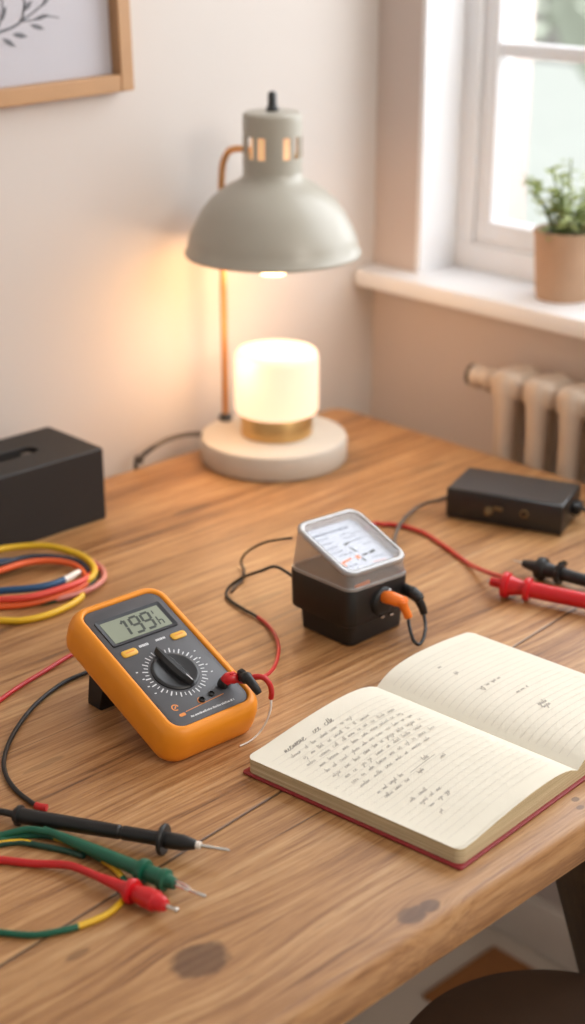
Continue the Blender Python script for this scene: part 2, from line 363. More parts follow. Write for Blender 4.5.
bm = B(); box(bm, wl((FX+0.03, ym, (OZ0+OZ1)/2)), (0.004, ya-yb-0.02, OZ1-OZ0-0.08)); obj('pane', bm, M['pane'], win, smooth=False)

# ------------------------------------------------------------------ outside the window
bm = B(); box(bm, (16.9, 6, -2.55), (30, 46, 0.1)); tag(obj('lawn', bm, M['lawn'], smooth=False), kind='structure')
def blob(name, c, r, m, label, cat, seed, n=700):
    rnd = random.Random(seed); bm = B()
    for i in range(n):
        a, b = rnd.uniform(0, 2*math.pi), math.acos(rnd.uniform(-0.4, 1)); q = rnd.uniform(0.72, 1.04)
        p = Vector((r[0]*q*math.sin(b)*math.cos(a), r[1]*q*math.sin(b)*math.sin(a), r[2]*q*math.cos(b)))
        s = rnd.uniform(0.10, 0.22)*r[2]*0.6; e = Euler((rnd.uniform(0, 3), rnd.uniform(0, 3), rnd.uniform(0, 3))).to_matrix()
        vs = [bm.verts.new(p+e@Vector(v)*s) for v in ((-.5, 0, 0), (0, -.3, .08), (.5, 0, 0), (0, .3, .08))]; bm.faces.new(vs)
    t = thing(name, c, label, cat); obj('foliage', bm, m, t)
    bm = B(); bmesh.ops.create_icosphere(bm, subdivisions=3, radius=1.0)
    for v in bm.verts: v.co = Vector((v.co.x*r[0]*.86, v.co.y*r[1]*.86, v.co.z*r[2]*.86))
    obj('inner_growth', bm, m, t)
    bm = B(); lathe(bm, [(0.16, -2.5-c[2]), (0.11, -0.2)], 12, cap0=True, cap1=True); obj('trunk', bm, M['stoolleg'], t)
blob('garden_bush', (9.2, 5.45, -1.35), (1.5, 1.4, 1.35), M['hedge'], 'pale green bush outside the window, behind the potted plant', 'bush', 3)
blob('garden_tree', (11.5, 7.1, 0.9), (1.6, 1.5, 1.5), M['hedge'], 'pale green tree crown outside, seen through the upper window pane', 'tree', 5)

# ------------------------------------------------------------------ desk
DX0, DX1, DY0, DY1, TH = -0.25, 1.497, 0.583, 1.458, 0.042
desk = thing('desk', (0, 0, 0), 'large rustic wooden desk with knots, plank seams and worn front edge', 'desk')
bm = B(); cx, cy, hx, hy = (DX0+DX1)/2, (DY0+DY1)/2, (DX1-DX0)/2, (DY1-DY0)/2
rings = []
for ins, z in ((0.010, T-TH), (0.003, T-TH+0.003), (0.0005, T-TH+0.008), (0.0, T-0.011), (0.0008, T-0.006), (0.0025, T-0.0028), (0.006, T-0.0006), (0.009, T)):
    rings.append(rrect(hx-ins, hy-ins, 0.022-ins*0.5, 8, cx, cy, z))
loft(bm, rings)
obj('tabletop', bm, M['desk'], desk)
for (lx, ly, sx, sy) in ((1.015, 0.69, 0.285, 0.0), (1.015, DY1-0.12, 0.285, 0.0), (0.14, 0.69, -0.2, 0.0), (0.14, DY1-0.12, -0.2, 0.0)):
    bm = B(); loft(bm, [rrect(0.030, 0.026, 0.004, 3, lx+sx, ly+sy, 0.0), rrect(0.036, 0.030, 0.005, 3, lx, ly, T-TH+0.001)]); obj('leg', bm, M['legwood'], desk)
bm = B(); box(bm, (1.465, .98, .004), (.16, .37, .008), .002); tag(obj('floor_patch', bm, M['mat'], loc=(0, 0, 0)), 'brown patch on the floor under the desk by the window wall', 'mat')  # thin brown slab lying on the floor

# ------------------------------------------------------------------ stool in front
sb = at(538, 962, -0.30); sd = _h
SR = 0.155
sctr = Vector((sb.x, sb.y, 0)) - Vector((sd.x, sd.y, 0))*SR
st = thing('stool', sctr, 'dark brown round stool tucked under the front of the desk', 'stool')
zs = T-0.30
bm = B(); lathe(bm, [(0.12, zs-0.045), (SR-0.008, zs-0.043), (SR, zs-0.034), (SR, zs-0.014), (SR-0.006, zs-0.004), (SR-0.02, zs), (0.08, zs+0.001), (0.0005, zs+0.001)], 64, cap0=True, cap1=True); obj('seat', bm, M['stool'], st)
for i in range(4):
    a = math.radians(45+90*i+20); bm = B()
    tube(bm, [(0.17*math.cos(a), 0.17*math.sin(a), 0.0), (0.10*math.cos(a), 0.10*math.sin(a), zs-0.044)], [(0, 0.011), (1, 0.016)], 12, sm=False); obj('leg', bm, M['stoolleg'], st)

# ------------------------------------------------------------------ radiator
rx = XW-0.052
y_first = at_x(507, 380, rx-0.02).y; pitch = 0.052; RT = T+0.105; RB = 0.42
rad = thing('radiator', (rx, y_first, 0), 'cream column radiator on the wall under the window sill', 'radiator')
for i in range(12):
    bm = B(); y = -pitch*i
    for xx in (-0.019, 0.019):
        lathe(bm, [(0.004, RT-0.003), (0.010, RT-0.005), (0.0155, RT-0.014), (0.0165, RT-0.03), (0.0145, RT-0.07), (0.0145, RB+0.05), (0.0165, RB+0.02), (0.0155, RB+0.005), (0.006, RB-0.002)], 16, (xx, y, 0), True, True)
    box(bm, (0, y, RT-0.024), (0.058, 0.0495, 0.038), 0.012, 3); box(bm, (0, y, RB+0.028), (0.062, 0.031, 0.04), 0.012, 3)
    tube(bm, [(0, y+0.026, RT-0.028), (0, y-0.026, RT-0.028)], 0.013, 12, sm=False); tube(bm, [(0, y+0.026, RB+0.028), (0, y-0.026, RB+0.028)], 0.013, 12, sm=False)
    obj('section', bm, M['rad'], rad)
bm = B(); turned(bm, (0, 0.024, RT-0.028), (0, 0.1, RT-0.028), [(0, 0.013), (0.012, 0.013), (0.014, 0.016), (0.020, 0.016), (0.022, 0.0135), (0.030, 0.0135), (0.033, 0.016), (0.044, 0.016), (0.046, 0.0135)], 20); obj('end_plug', bm, M['rad'], rad)
bm = B(); turned(bm, (0, 0.069, RT-0.028), (0, 0.1, RT-0.028), [(0, 0.0150), (0.006, 0.0148), (0.009, 0.010)], 20); tag(obj('plug_cap', bm, M['blackmet'], rad), 'dark plug cap')
for yy in (-0.13, -0.39):
    bm = B(); box(bm, (0.0405, yy, RT-0.05), (0.0225, 0.012, 0.03), 0.002); obj('wall_bracket', bm, M['rad'], rad)
bm = B(); tube(bm, [(0, -0.60, RB+0.028), (0, -0.64, RB+0.028), (0, -0.655, RB+0.01), (0, -0.655, 0.0)], 0.008, 10, per=4); obj('pipe', bm, M['rad'], rad)

# ------------------------------------------------------------------ plant on the sill
pc = at(573, 296, 0.172)
pcx = XW+0.0325; pcy = at_x(574, 285, pcx).y+0.017
pl = thing('potted_plant', (pcx, pcy, OZ0), 'small leafy green plant in a tan clay pot on the window sill', 'plant'); pl.scale = (0.9, 0.9, 0.9)
bm = B(); lathe(bm, [(0.0005, 0), (0.038, 0), (0.0395, 0.003), (0.046, 0.088), (0.0475, 0.094), (0.0475, 0.099), (0.045, 0.1), (0.0435, 0.097), (0.042, 0.082), (0.0005, 0.08)], 40); obj('pot', bm, M['terra'], pl)
bm = B(); lathe(bm, [(0.0425, 0.081), (0.042, 0.089), (0.03, 0.094), (0.0005, 0.095)], 24, cap0=True, cap1=True); obj('soil', bm, M['soil'], pl)
bmS, bmL = B(), B(); rnd = random.Random(11)
def leaf(bm, p, d, L, W):
    d = d.normalized(); s = d.cross(Vector((0, 0, 1)))
    s = s.normalized() if s.length > .01 else Vector((1, 0, 0)); n = s.cross(d)
    rows = []
    for i in range(6):
        t = i/5; w = W*math.sin(math.pi*min(1, t*0.94+0.05))**0.8; c = p+d*L*t-n*(-0.15*L*(t-t*t))-Vector((0, 0, 0.25*L*t*t))
        rows.append([bm.verts.new(c-s*w/2+n*0.08*L*0.5), bm.verts.new(c), bm.verts.new(c+s*w/2+n*0.08*L*0.5)])
    for a, b in zip(rows, rows[1:]):
        for j in (0, 1): bm.faces.new((a[j], a[j+1], b[j+1], b[j]))
for i in range(24):
    a = rnd.uniform(0, 2*math.pi); ln = rnd.uniform(0.035, 0.108); out = rnd.uniform(0.010, 0.060)
    r0 = rnd.uniform(0.004, 0.028)
    p0 = Vector((r0*math.cos(a), r0*math.sin(a), 0.088)); p2 = p0+Vector((out*math.cos(a), out*math.sin(a), ln)); p1 = (p0+p2)/2+Vector((0, 0, 0.012))
    path = spline([p0, p1, p2], 6); tube(bmS, path, [(0, 0.0016), (1, 0.0009)], 6, sm=False)
    for q in range(8):
        t = rnd.uniform(0.3, 1); p = path[int(t*(len(path)-1))]; b = rnd.uniform(0, 2*math.pi)
        leaf(bmL, p, Vector((math.cos(b), math.sin(b), rnd.uniform(-0.1, 0.9))), rnd.uniform(0.016, 0.026), rnd.uniform(0.011, 0.017))
for q in range(40):
    b = rnd.uniform(0, 2*math.pi); r = rnd.uniform(0.01, 0.04)
    leaf(bmL, Vector((r*math.cos(b), r*math.sin(b), 0.092)), Vector((math.cos(b), math.sin(b), rnd.uniform(.1, .7))), 0.016, 0.011)
obj('stems', bmS, M['leafd'], pl); obj('foliage', bmL, M['leaf'], pl)

# ------------------------------------------------------------------ framed print on the left wall
FC = at_y(135, 90, YW-0.024)         # lower right outer corner of the frame
FWd, FHt, bar, dep = 0.42, 0.54, 0.019, 0.024
pf = thing('picture_frame', (FC.x, YW, FC.z), 'light oak picture frame with botanical line drawing on left wall', 'picture', rot=(0, math.radians(-1.2), 0))
bm = B()
for (c, s) in (((-bar/2, FHt/2), (bar, FHt)), ((-FWd+bar/2, FHt/2), (bar, FHt)), ((-FWd/2, bar/2), (FWd-2*bar, bar)), ((-FWd/2, FHt-bar/2), (FWd-2*bar, bar))):
    box(bm, (c[0], -dep/2, c[1]), (s[0], dep, s[1]), 0.0012, 1)
obj('frame', bm, M['frame'], pf)
bm = B(); box(bm, (-FWd/2, -0.004, FHt/2), (FWd-2*bar, 0.006, FHt-2*bar)); obj('print', bm, M['print'], pf, smooth=False)
bm = B(); box(bm, (-FWd/2, -0.0125, FHt/2), (FWd-2*bar, 0.0015, FHt-2*bar)); obj('glass', bm, M['pane'], pf, smooth=False)
bm = B(); py_ = YW-0.0075
def fp(x, y):
    p = at_y(x, y, py_); return Vector((p.x-FC.x, p.y-YW, p.z-FC.z))
Nf = Vector((0, -1, 0))
def stroke(pts, w): ribbon(bm, spline([fp(*p) for p in pts], 6), w, Nf)
def fleaf(a, b, w):
    a, b = fp(*a), fp(*b); d = b-a; s = d.cross(Nf).normalized()
    w *= .62; vs = [bm.verts.new(a+d*t+s*w*k) for t, k in ((0, 0), (.3, .45), (.6, .5), (1, 0), (.6, -.5), (.3, -.45))]; bm.faces.new(vs)
stroke([(-60, 52), (-25, 40), (0, 29), (14, 24), (22, 18), (25, 8), (26, -10), (22, -40), (8, -90)], 0.003)
stroke([(22, 18), (33, 11), (44, 2), (54, -8)], 0.0022); stroke([(22, 19), (36, 17), (48, 14), (60, 16)], 0.0016)
stroke([(-6, 32), (2, 18), (4, 4), (2, -14)], 0.0022)
for a, b, w in (((3, 35), (17, 44), .009), ((13, 31), (29, 34), .009), ((31, 22), (46, 27), .008), ((34, 18), (50, 12), .007), ((-16, 38), (-6, 50), .01), ((1, 20), (8, 2), .009), ((24, 8), (34, -2), .01), ((44, 4), (52, -10), .008), ((25, -12), (36, -28), .011), ((22, -30), (6, -44), .011), ((-30, 42), (-44, 30), .011), ((18, -52), (32, -66), .011)): fleaf(a, b, w)
obj('botanical_drawing', bm, M['sketch'], pf, smooth=False)

# ------------------------------------------------------------------ desk lamp
LC = at(274, 457, 0.0)
lamp = thing('desk_lamp', LC, 'sage grey desk lamp with dome shade and copper rod by the wall', 'lamp')
bm = B(); lathe(bm, [(0.085, 0.0), (0.0915, 0.001), (0.0935, 0.004), (0.0935, 0.027), (0.092, 0.031), (0.088, 0.033), (0.0005, 0.033)], 72, cap0=True); obj('base', bm, M['basegrey'], lamp)
rp = at(223, 419, 0.033)-LC; rp.z = 0.033
rd = Vector((rp.x, rp.y, 0))
if rd.length > 0.082: rd = rd.normalized()*0.082
zt = 0.385
bm = B(); tube(bm, [(rd.x, rd.y, 0.030), (rd.x, rd.y, 0.12), (rd.x, rd.y, 0.25), (rd.x, rd.y, 0.345), (rd.x*0.9, rd.y*0.9, zt-0.010), (rd.x*0.72, rd.y*0.72, zt-0.001), (rd.x*0.42, rd.y*0.42, zt)], 0.0042, 14); obj('rod', bm, M['copper'], lamp)
bm = B(); lathe(bm, [(0.0085, 0.032), (0.0085, 0.039), (0.005, 0.042), (0.004, 0.042)], 20, (rd.x, rd.y, 0)); obj('rod_collar', bm, M['blackmet'], lamp)
shade = []
prof = [(0.1085, 0.262), (0.1095, 0.2605), (0.1095, 0.264), (0.1068, 0.267), (0.1045, 0.279), (0.1005, 0.290), (0.0955, 0.300), (0.0885, 0.314), (0.079, 0.327), (0.066, 0.339), (0.054, 0.347), (0.0425, 0.353), (0.037, 0.358), (0.036, 0.364)]
prof = [(r*0.985, 0.266+(z-0.262)*0.955) for r, z in prof]
inner = [(max(r-0.0015, 0.03), z-0.001) for r, z in reversed(prof[2:])]
bm = B(); lathe(bm, prof, 72); shade_o = obj('shade', bm, M['sage'], lamp)
bm = B(); lathe(bm, inner+[prof[0]], 72); obj('shade_lining', bm, M['shadein'], shade_o)
# neck with vent slots
bm = B(); N = 112; c0 = round(N*((math.atan2(-LC.y, -LC.x) % (2*math.pi))/(2*math.pi))); zl = [prof[-1][1], 0.381, 0.4065, 0.426]
for rr in (prof[-1][0],):
    V = [[bm.verts.new((rr*math.cos(2*math.pi*i/N), rr*math.sin(2*math.pi*i/N), z)) for i in range(N)] for z in zl]
    for k in range(3):
        for i in range(N):
            q8 = (i-c0+2) % N
            if k == 1 and q8 % 8 < 5 and q8//8 not in (0, 7): continue
            bm.faces.new((V[k][i], V[k][(i+1) % N], V[k+1][(i+1) % N], V[k+1][i]))
lathe(bm, [(prof[-1][0], 0.426), (prof[-1][0]-0.0005, 0.4305), (0.0325, 0.433), (0.010, 0.434), (0.0005, 0.434)], N)
neck = obj('neck', bm, M['sage'], lamp, smooth=False)
md = neck.modifiers.new('thick', 'SOLIDIFY'); md.thickness = 0.0016; md.offset = -1
bm = B(); lathe(bm, [(0.026, 0.330), (0.026, 0.425), (0.0005, 0.425)], 24, cap0=True); tag(obj('socket', bm, M['socket'], lamp), 'socket behind the vent slots, bulb glow put into its material')
bm = B(); lathe(bm, [(0.0075, 0.433), (0.0075, 0.438), (0.0055, 0.440), (0.0052, 0.453), (0.004, 0.456), (0.0005, 0.457)], 20, cap0=True); obj('switch', bm, M['blackmet'], lamp)
bm = B(); lathe(bm, [(0.013, 0.332), (0.015, 0.315), (0.026, 0.297), (0.034, 0.276), (0.0335, 0.262), (0.027, 0.247), (0.014, 0.239), (0.0005, 0.2375)], 32, cap0=True); obj('bulb', bm, M['bulb'], lamp)
cord = [at(203, 434, 0.013), at(186, 434.5, 0.022), at(169, 439, 0.028), at(156, 446, 0.026), at(147, 452, 0.018), at(141, 458, 0.009)]
e = cord[-1]; cord += [Vector((e.x-0.002, DY1-0.002, T+0.005)), Vector((e.x-0.003, DY1+0.010, T-0.02)), Vector((e.x-0.004, DY1+0.014, T-0.3)), Vector((e.x-0.004, DY1+0.014, 0.10))]
bm = B(); tube(bm, rel(cord, LC), 0.003, 10); obj('power_cord', bm, M['greycord'], lamp)

# glowing opal lamp standing on the lamp base
GC = Vector((LC.x+0.0035, LC.y-0.0015, T+0.033))
gl = thing('accent_lamp', GC, 'glowing opal glass cylinder lamp with brass ring on the grey lamp base', 'lamp')
bm = B(); lathe(bm, [(0.044, 0), (0.0455, 0.0015), (0.0455, 0.027), (0.044, 0.029), (0.0005, 0.029)], 56, cap0=True); obj('brass_ring', bm, M['brass'], gl)
bm = B(); lathe(bm, [(0.03, 0.0285), (0.047, 0.0285), (0.0515, 0.0305), (0.0535, 0.035), (0.0535, 0.098), (0.0525, 0.1045), (0.049, 0.109), (0.044, 0.1105), (0.0005, 0.111)], 56, cap0=True); obj('diffuser', bm, M['diffuser'], gl)

# ------------------------------------------------------------------ black box with slot (left)
bb = at(107, 518, 0.0); BW, BD, BH = 0.27, 0.106, 0.087
bx = thing('tissue_box', (bb.x-BW/2, bb.y+BD/2, T), 'matte black rectangular box with a slot in its lid, at left by the wall', 'box')
bm = B()
r0 = rrect(BW/2, BD/2, 0.003, 3, 0, 0, 0.0)
se = at(34, 447, BH); slx = se.x-(bb.x-BW/2); sly = 0.0
slot = lambda z, g=0.0: rrect(0.085+g, 0.0115+g, 0.0115+g, 6, slx-0.085, sly, z)
loft(bm, [rrect(BW/2-0.0015, BD/2-0.0015, 0.003, 6, 0, 0, 0.0), rrect(BW/2, BD/2, 0.003, 6, 0, 0, 0.0015), rrect(BW/2, BD/2, 0.003, 6, 0, 0, BH-0.002), rrect(BW/2-0.002, BD/2-0.002, 0.003, 6, 0, 0, BH), slot(BH, 0.0012), slot(BH-0.001), slot(BH-0.022)], True, True)
obj('body', bm, M['blacksat'], bx, smooth=False)
bm = B(); prism(bm, rrect(0.0832, 0.0098, 0.0098, 6, slx-0.085, sly), BH-0.0215, BH-0.012); obj('slot_shade', bm, M['darkhole'], bx)  # near-black filler, shade down in the slot put into its colour
bm = B(); box(bm, (slx-0.012, sly+0.001, BH-0.009), (0.012, 0.010, 0.010), 0.002); tag(obj('latch', bm, M['greycord'], bx), 'small grey catch inside the slot')

# ------------------------------------------------------------------ coil of coloured wires (left)
def wire(name, pts, r, m, label, cat='wire', group=None, n=12, extra=None):
    P = [at(*p) if len(p) == 3 else at(p[0], p[1], r) for p in pts]
    base = Vector((sum(p.x for p in P)/len(P), sum(p.y for p in P)/len(P), T))
    if extra:
        t = thing(name, base, label, cat, group=group)
        bm = B(); tube(bm, rel(P, base), r, n); obj('cable', bm, m, t)
        extra(t, base); return t
    bm = B(); tube(bm, rel(P, base), r, n); o = obj(name, bm, m, loc=base); return tag(o, label, cat, group)
CG = 'coiled hook-up wires beside the black box'
wire('coiled_wire', [(-70, 600, .012), (-60, 568, .02), (-20, 554, .018), (12, 547.5, .016), (45, 546, .016), (72, 552, .015), (88, 560, .013), (94.5, 571, .011), (88, 580, .009), (70, 587.5, .007), (48, 594, .0055), (20, 600, .004), (-20, 604, .004), (-60, 606, .004)], .0036, M['yellow'], 'yellow wire forming the outermost top loop of the coil', group=CG)
wire('coiled_wire', [(-80, 590, .01), (-40, 572, .015), (0, 564, .014), (24, 557.5, .013), (50, 556.5, .012), (76, 561, .010), (88, 570, .008), (92, 577, .007), (78, 589, .005), (50, 598, .004), (10, 606, .004)], .0030, M['charcoal'], 'dark navy wire just inside the top yellow loop of the coil', group=CG)
def ferrule(t, base):
    bm = B(); tube(bm, rel([at(63, 580.5, .016), at(70, 577, .0155), at(79, 571.5, .014)], base), [(0, .0037), (.6, .0034), (1, .0027)], 12); tag(obj('ferrule', bm, M['whitewire'], t), 'white end sleeve')
wire('coiled_wire', [(-90, 560, .012), (-50, 566, .014), (-10, 563, .012), (20, 561, .009), (-20, 572, .009), (-60, 586, .010), (-30, 594, .013), (0, 591, .0145), (30, 588.5, .016), (50, 585, .0165), (64, 580, .016)], .0038, M['blue'], 'blue wire with a white end sleeve lying in the middle of the coil', group=CG, extra=ferrule)
wire('coiled_wire', [(-60, 596, .008), (-30, 580, .011), (0, 570.5, .011), (28, 562.5, .010), (54, 561, .009), (74, 565, .008), (84, 574, .008), (86, 583, .007), (70, 592, .006), (45, 600, .005), (10, 606, .004), (-40, 606, .004)], .0034, M['orangered'], 'orange-red wire forming the inner loop of the coil', group=CG)
wire('coiled_wire', [(-50, 610, .004), (-20, 601, .008), (0, 599.5, .010), (30, 597, .012), (60, 589, .013), (82, 581, .012), (91, 574.5, .008), (96, 568, .006)], .0035, M['coral'], 'coral red wire crossing the front of the coil', group=CG)
wire('coiled_wire', [(50, 600, .003), (64, 597.5, .004), (88, 590, .0055), (102, 581, .005), (104, 573, .004), (98, 565, .004), (80, 556, .004)], .0029, M['pink'], 'dusty pink wire at the right end of the coil', group=CG)
wire('coiled_wire', [(-40, 602, .003), (0, 602.5, .003), (30, 603, .003), (52, 600.5, .003), (76, 592, .003), (90, 584, .003), (96, 575, .003)], .0029, M['dgreen'], 'dark green wire under the front of the coil, on the desk', group=CG)
wire('coiled_wire', [(-60, 612, .003), (-20, 620, .003), (0, 620.5, .003), (22, 620.5, .003), (44, 616, .003), (62, 609, .003), (75, 602, .003), (82, 594, .003), (70, 584, .003)], .0034, M['yellow'], 'yellow wire lying nearest the multimeter, lowest in front of the coil', group=CG)

# ------------------------------------------------------------------ multimeter
TL, YAW = math.radians(21.04), math.radians(-3.04)
MO = Vector((0.7472, 0.8703, T-0.0025))
mm = thing('multimeter', MO, 'orange digital multimeter with grey face and dial, propped on its stand', 'multimeter', rot=(TL, 0, YAW))
R_mm = Matrix.Rotation(YAW, 3, 'Z') @ Matrix.Rotation(TL, 3, 'X')
def mml(p): return R_mm.transposed() @ (Vector(p)-MO)           # world -> meter coordinates
LB, HW, TB = 0.170, 0.0515, 0.038
bm = B()
def ring(ins, z, r): return rrect(HW-ins, LB/2-ins, r, 8, 0, LB/2, z)
loft(bm, [ring(.010, 0.0, .014), ring(.004, .0015, .016), ring(.001, .006, .019), ring(0, .012, .020), ring(0, .024, .020), ring(.0012, .031, .019), ring(.004, .0362, .017), ring(.0072, .0384, .0145), ring(.0092, .0386, .0125), ring(.0104, .0376, .0115), ring(.0108, .0345, .011)], True, True)
obj('holster', bm, M['orange'], mm, ang=60)
bm = B(); loft(bm, [rrect(HW-.0112, LB/2-.0112, .011, 8, 0, LB/2, .0346), rrect(HW-.0112, LB/2-.0112, .011, 8, 0, LB/2, .0366), rrect(HW-.012, LB/2-.012, .0105, 8, 0, LB/2, .0372)], True, True)
face = obj('face_panel', bm, M['panel'], mm); PZ = .0372
# LCD
bm = B(); lx, ly, lhx, lhy = -0.0005, 0.1285, 0.0350, 0.0165
loft(bm, [rrect(lhx, lhy, .002, 4, lx, ly, PZ-.0005), rrect(lhx-.0004, lhy-.0004, .002, 4, lx, ly, PZ+.0012), rrect(lhx-.0016, lhy-.0016, .0015, 4, lx, ly, PZ+.0012), rrect(lhx-.0042, lhy-.0034, .001, 4, lx, ly, PZ+.0002)], False, True)
disp = obj('display_bezel', bm, M['lcdframe'], mm)
bm = B(); prism(bm, rrect(lhx-.0044, lhy-.0036, .0008, 3, lx, ly), PZ+.0001, PZ+.0005); lcd = obj('screen', bm, M['lcd'], disp)
bm = B()
def seg7(ch, ox, oy, w, h, t, sl=0.12):
    S = {'a': ((0, h), (w, h)), 'b': ((w, h), (w, h/2)), 'c': ((w, h/2), (w, 0)), 'd': ((0, 0), (w, 0)), 'e': ((0, h/2), (0, 0)), 'f': ((0, h), (0, h/2)), 'g': ((0, h/2), (w, h/2))}
    D = {'1': 'bc', '9': 'abcdfg', '7': 'abc', 'h': 'cefg', '5': 'acdfg'}
    for s in D[ch]:
        (x0, y0), (x1, y1) = S[s]; gp = t*0.18
        if x0 == x1: y0, y1 = max(y0, y1)-gp, min(y0, y1)+gp; q = ((x0-t/2, y0), (x0+t/2, y0), (x1+t/2, y1), (x1-t/2, y1))
        else: x0 += gp; x1 -= gp; q = ((x0, y0+t/2), (x1, y0+t/2), (x1, y1-t/2), (x0, y1-t/2))
        bm.faces.new([bm.verts.new((ox+a+sl*b, oy+b, PZ+.00062)) for a, b in q])
yb0 = ly-.0095
seg7('1', -.0190, yb0, .0078, .0185, .0027); ribbon(bm, [(-.0100, yb0+.0185, PZ+.00062), (-.0133, yb0+.0150, PZ+.00062)], .0022)
seg7('9', -.0055, yb0, .0082, .0185, .0027); seg7('9', .0067, yb0, .0082, .0185, .0027); seg7('h', .0196, yb0, .0044, .0105, .0015)
bm.faces.new([bm.verts.new((x, y, PZ+.00062)) for x, y in ((.0204, yb0+.0140), (.0217, yb0+.0140), (.0223, yb0+.0185), (.0210, yb0+.0185))])
obj('digits', bm, M['ink'], lcd, smooth=False)
for sx in (-1, 1):
    bm = B(); loft(bm, [rrect(.0078, .0037, .0026, 5, sx*.0262, .1012, PZ-.0003), rrect(.0078, .0037, .0026, 5, sx*.0262, .1012, PZ+.0010), rrect(.0068, .0028, .002, 5, sx*.0262, .1012, PZ+.0017)]); obj('button', bm, M['ybtn'], mm)
    bm = B(); ribbon(bm, [(sx*.0262-.0045, .1012, PZ+.0018), (sx*.0262+.0045, .1014, PZ+.0018)], .0012); obj('button_legend', bm, M['oprint'], mm, smooth=False)
# printed marks on the face
bm = B(); rnd = random.Random(5)
for (x0, x1, y, hh) in ((-.0135, -.0035, .1042, .0026), (.0040, .0135, .1044, .0024)):
    x = x0
    while x < x1:
        w = rnd.uniform(.0008, .0014)
        ribbon(bm, [(x, y-hh/2, PZ+.0001), (x+.0003, y+hh/2, PZ+.0001)], w); x += w+.0004
kc = Vector((-.0028, .0655))
for i in range(40):
    a = 2*math.pi*i/40+.05
    if abs(((a-math.pi/2+math.pi) % (2*math.pi))-math.pi) < .16: continue
    L = .0052 if i % 2 else .0036
    p = Vector((math.cos(a), math.sin(a)))
    ribbon(bm, [(kc.x+p.x*.0237, kc.y+p.y*.0237, PZ+.0001), (kc.x+p.x*(.0237+L), kc.y+p.y*(.0237+L), PZ+.0001)], .0012 if i % 2 else .0009)
for s in (-1, 1):
    for j in range(4): ribbon(bm, [(kc.x+s*(.029+.0008*(j % 2)), .052+.009*j, PZ+.0001), (kc.x+s*(.031+.0008*(j % 2)), .0522+.009*j, PZ+.0001)], .0011)
x = -.0205
while x < .0255:
    w = rnd.uniform(.0006, .0011); ribbon(bm, [(x, .0160, PZ+.0001), (x+.0002, .0160+rnd.choice((.0016, .0016, .0021)), PZ+.0001)], w); x += w+rnd.choice((.0003, .0003, .0004, .0010))
obj('dial_markings', bm, M['tick'], face, smooth=False)
bm = B()
for (ccx, ccy, rr) in ((-.0272, .0312, .0030),):
    pts = [(ccx+rr*math.cos(t/20*2*math.pi), ccy+rr*math.sin(t/20*2*math.pi), PZ+.0001) for t in range(17)]; ribbon(bm, pts, .0011)
    ribbon(bm, [(ccx-.0012, ccy-.0012, PZ+.0001), (ccx+.0014, ccy+.0012, PZ+.0001)], .0010)
prism(bm, rrect(.0032, .0016, .0015, 4, -.0262, .0218), PZ-.0001, PZ+.0003)
ribbon(bm, [(-.0215, .0235, PZ+.0001), (.0205, .0262, PZ+.0001)], .0006)
pts = [(-.0014+.0036*math.cos(t/20*2*math.pi), .0282+.0036*math.sin(t/20*2*math.pi), PZ+.0001) for t in range(2, 19)]; ribbon(bm, pts, .0008)
obj('orange_markings', bm, M['oprint'], face, smooth=False)
# rotary knob
bm = B(); lathe(bm, [(.0212, PZ-.0003), (.0212, PZ+.0014), (.0200, PZ+.0024), (.0188, PZ+.0026), (.0170, PZ+.0020), (.0005, PZ+.0020)], 48, (kc.x, kc.y, 0)); knob = obj('rotary_knob', bm, M['knob'], mm)
bm = B(); ang = math.radians(7)
def kp(u, v, w): return Vector((kc.x+u*math.cos(ang)-v*math.sin(ang), kc.y+u*math.sin(ang)+v*math.cos(ang), PZ+w))
rows = []
for v, wd in ((-.0215, .0010), (-.019, .0024), (-.010, .0050), (0, .0058), (.010, .0054), (.019, .0034), (.0265, .0012)):
    rows.append([kp(-wd, v, .0015), kp(-wd*.9, v, .0055), kp(-wd*.35, v, .0082), kp(wd*.35, v, .0082), kp(wd*.9, v, .0055), kp(wd, v, .0015)])
loft(bm, rows); obj('pointer', bm, M['knob'], knob, ang=30)
bm = B(); ribbon(bm, [kp(0, -.020, .0083), kp(0, -.012, .0083)], .0008); obj('pointer_mark', bm, M['tick'], knob, smooth=False)
for (jx, jy) in ((-.0014, .0282), (.0103, .0302), (.0245, .0325)):
    bm = B(); lathe(bm, [(.0024, PZ-.0002), (.0029, PZ+.0004), (.0029, PZ+.0016), (.0021, PZ+.0020), (.0019, PZ+.0006), (.0005, PZ+.0006)], 20, (jx, jy, 0)); obj('jack_socket', bm, M['rubber'], mm)
# stand: a tilted leg on each side joined by a cross plate
dn = R_mm.transposed() @ Vector((0, 0, -1)); bk = R_mm.transposed() @ Vector((0, 1, 0))
y_hi = .139; h_w = y_hi*math.sin(TL)
a0 = Vector((0, y_hi-.026, .001)); a1 = Vector((0, y_hi, .001))
foot = Vector((0, y_hi, 0))+dn*(h_w-0.0025)
f0 = foot+bk*(-.012); f1 = foot+bk*.006
def stand_leg(x0, x1):
    bm = B(); q = [a0, a1, f1-dn*.004, f1, f0, f0-dn*.004]
    L = [[p+Vector((x, 0, 0)) for p in q] for x in (x0, x0+.0015, x1-.0015, x1)]
    c = sum(q, Vector())/6
    L[0] = [c+Vector((x0, 0, 0))+(p-c)*.93 for p in q]; L[3] = [c+Vector((x1, 0, 0))+(p-c)*.93 for p in q]
    loft(bm, L); return bm
obj('stand', stand_leg(-.036, -.014), M['rubber'], mm); obj('stand', stand_leg(.014, .036), M['rubber'], mm)

# leads plugged into the meter --------------------------------------
def seg_thing(name, label, cat, ref): return thing(name, ref, label, cat)
J = lambda u, v, w: MO + R_mm @ Vector((u, v, w))
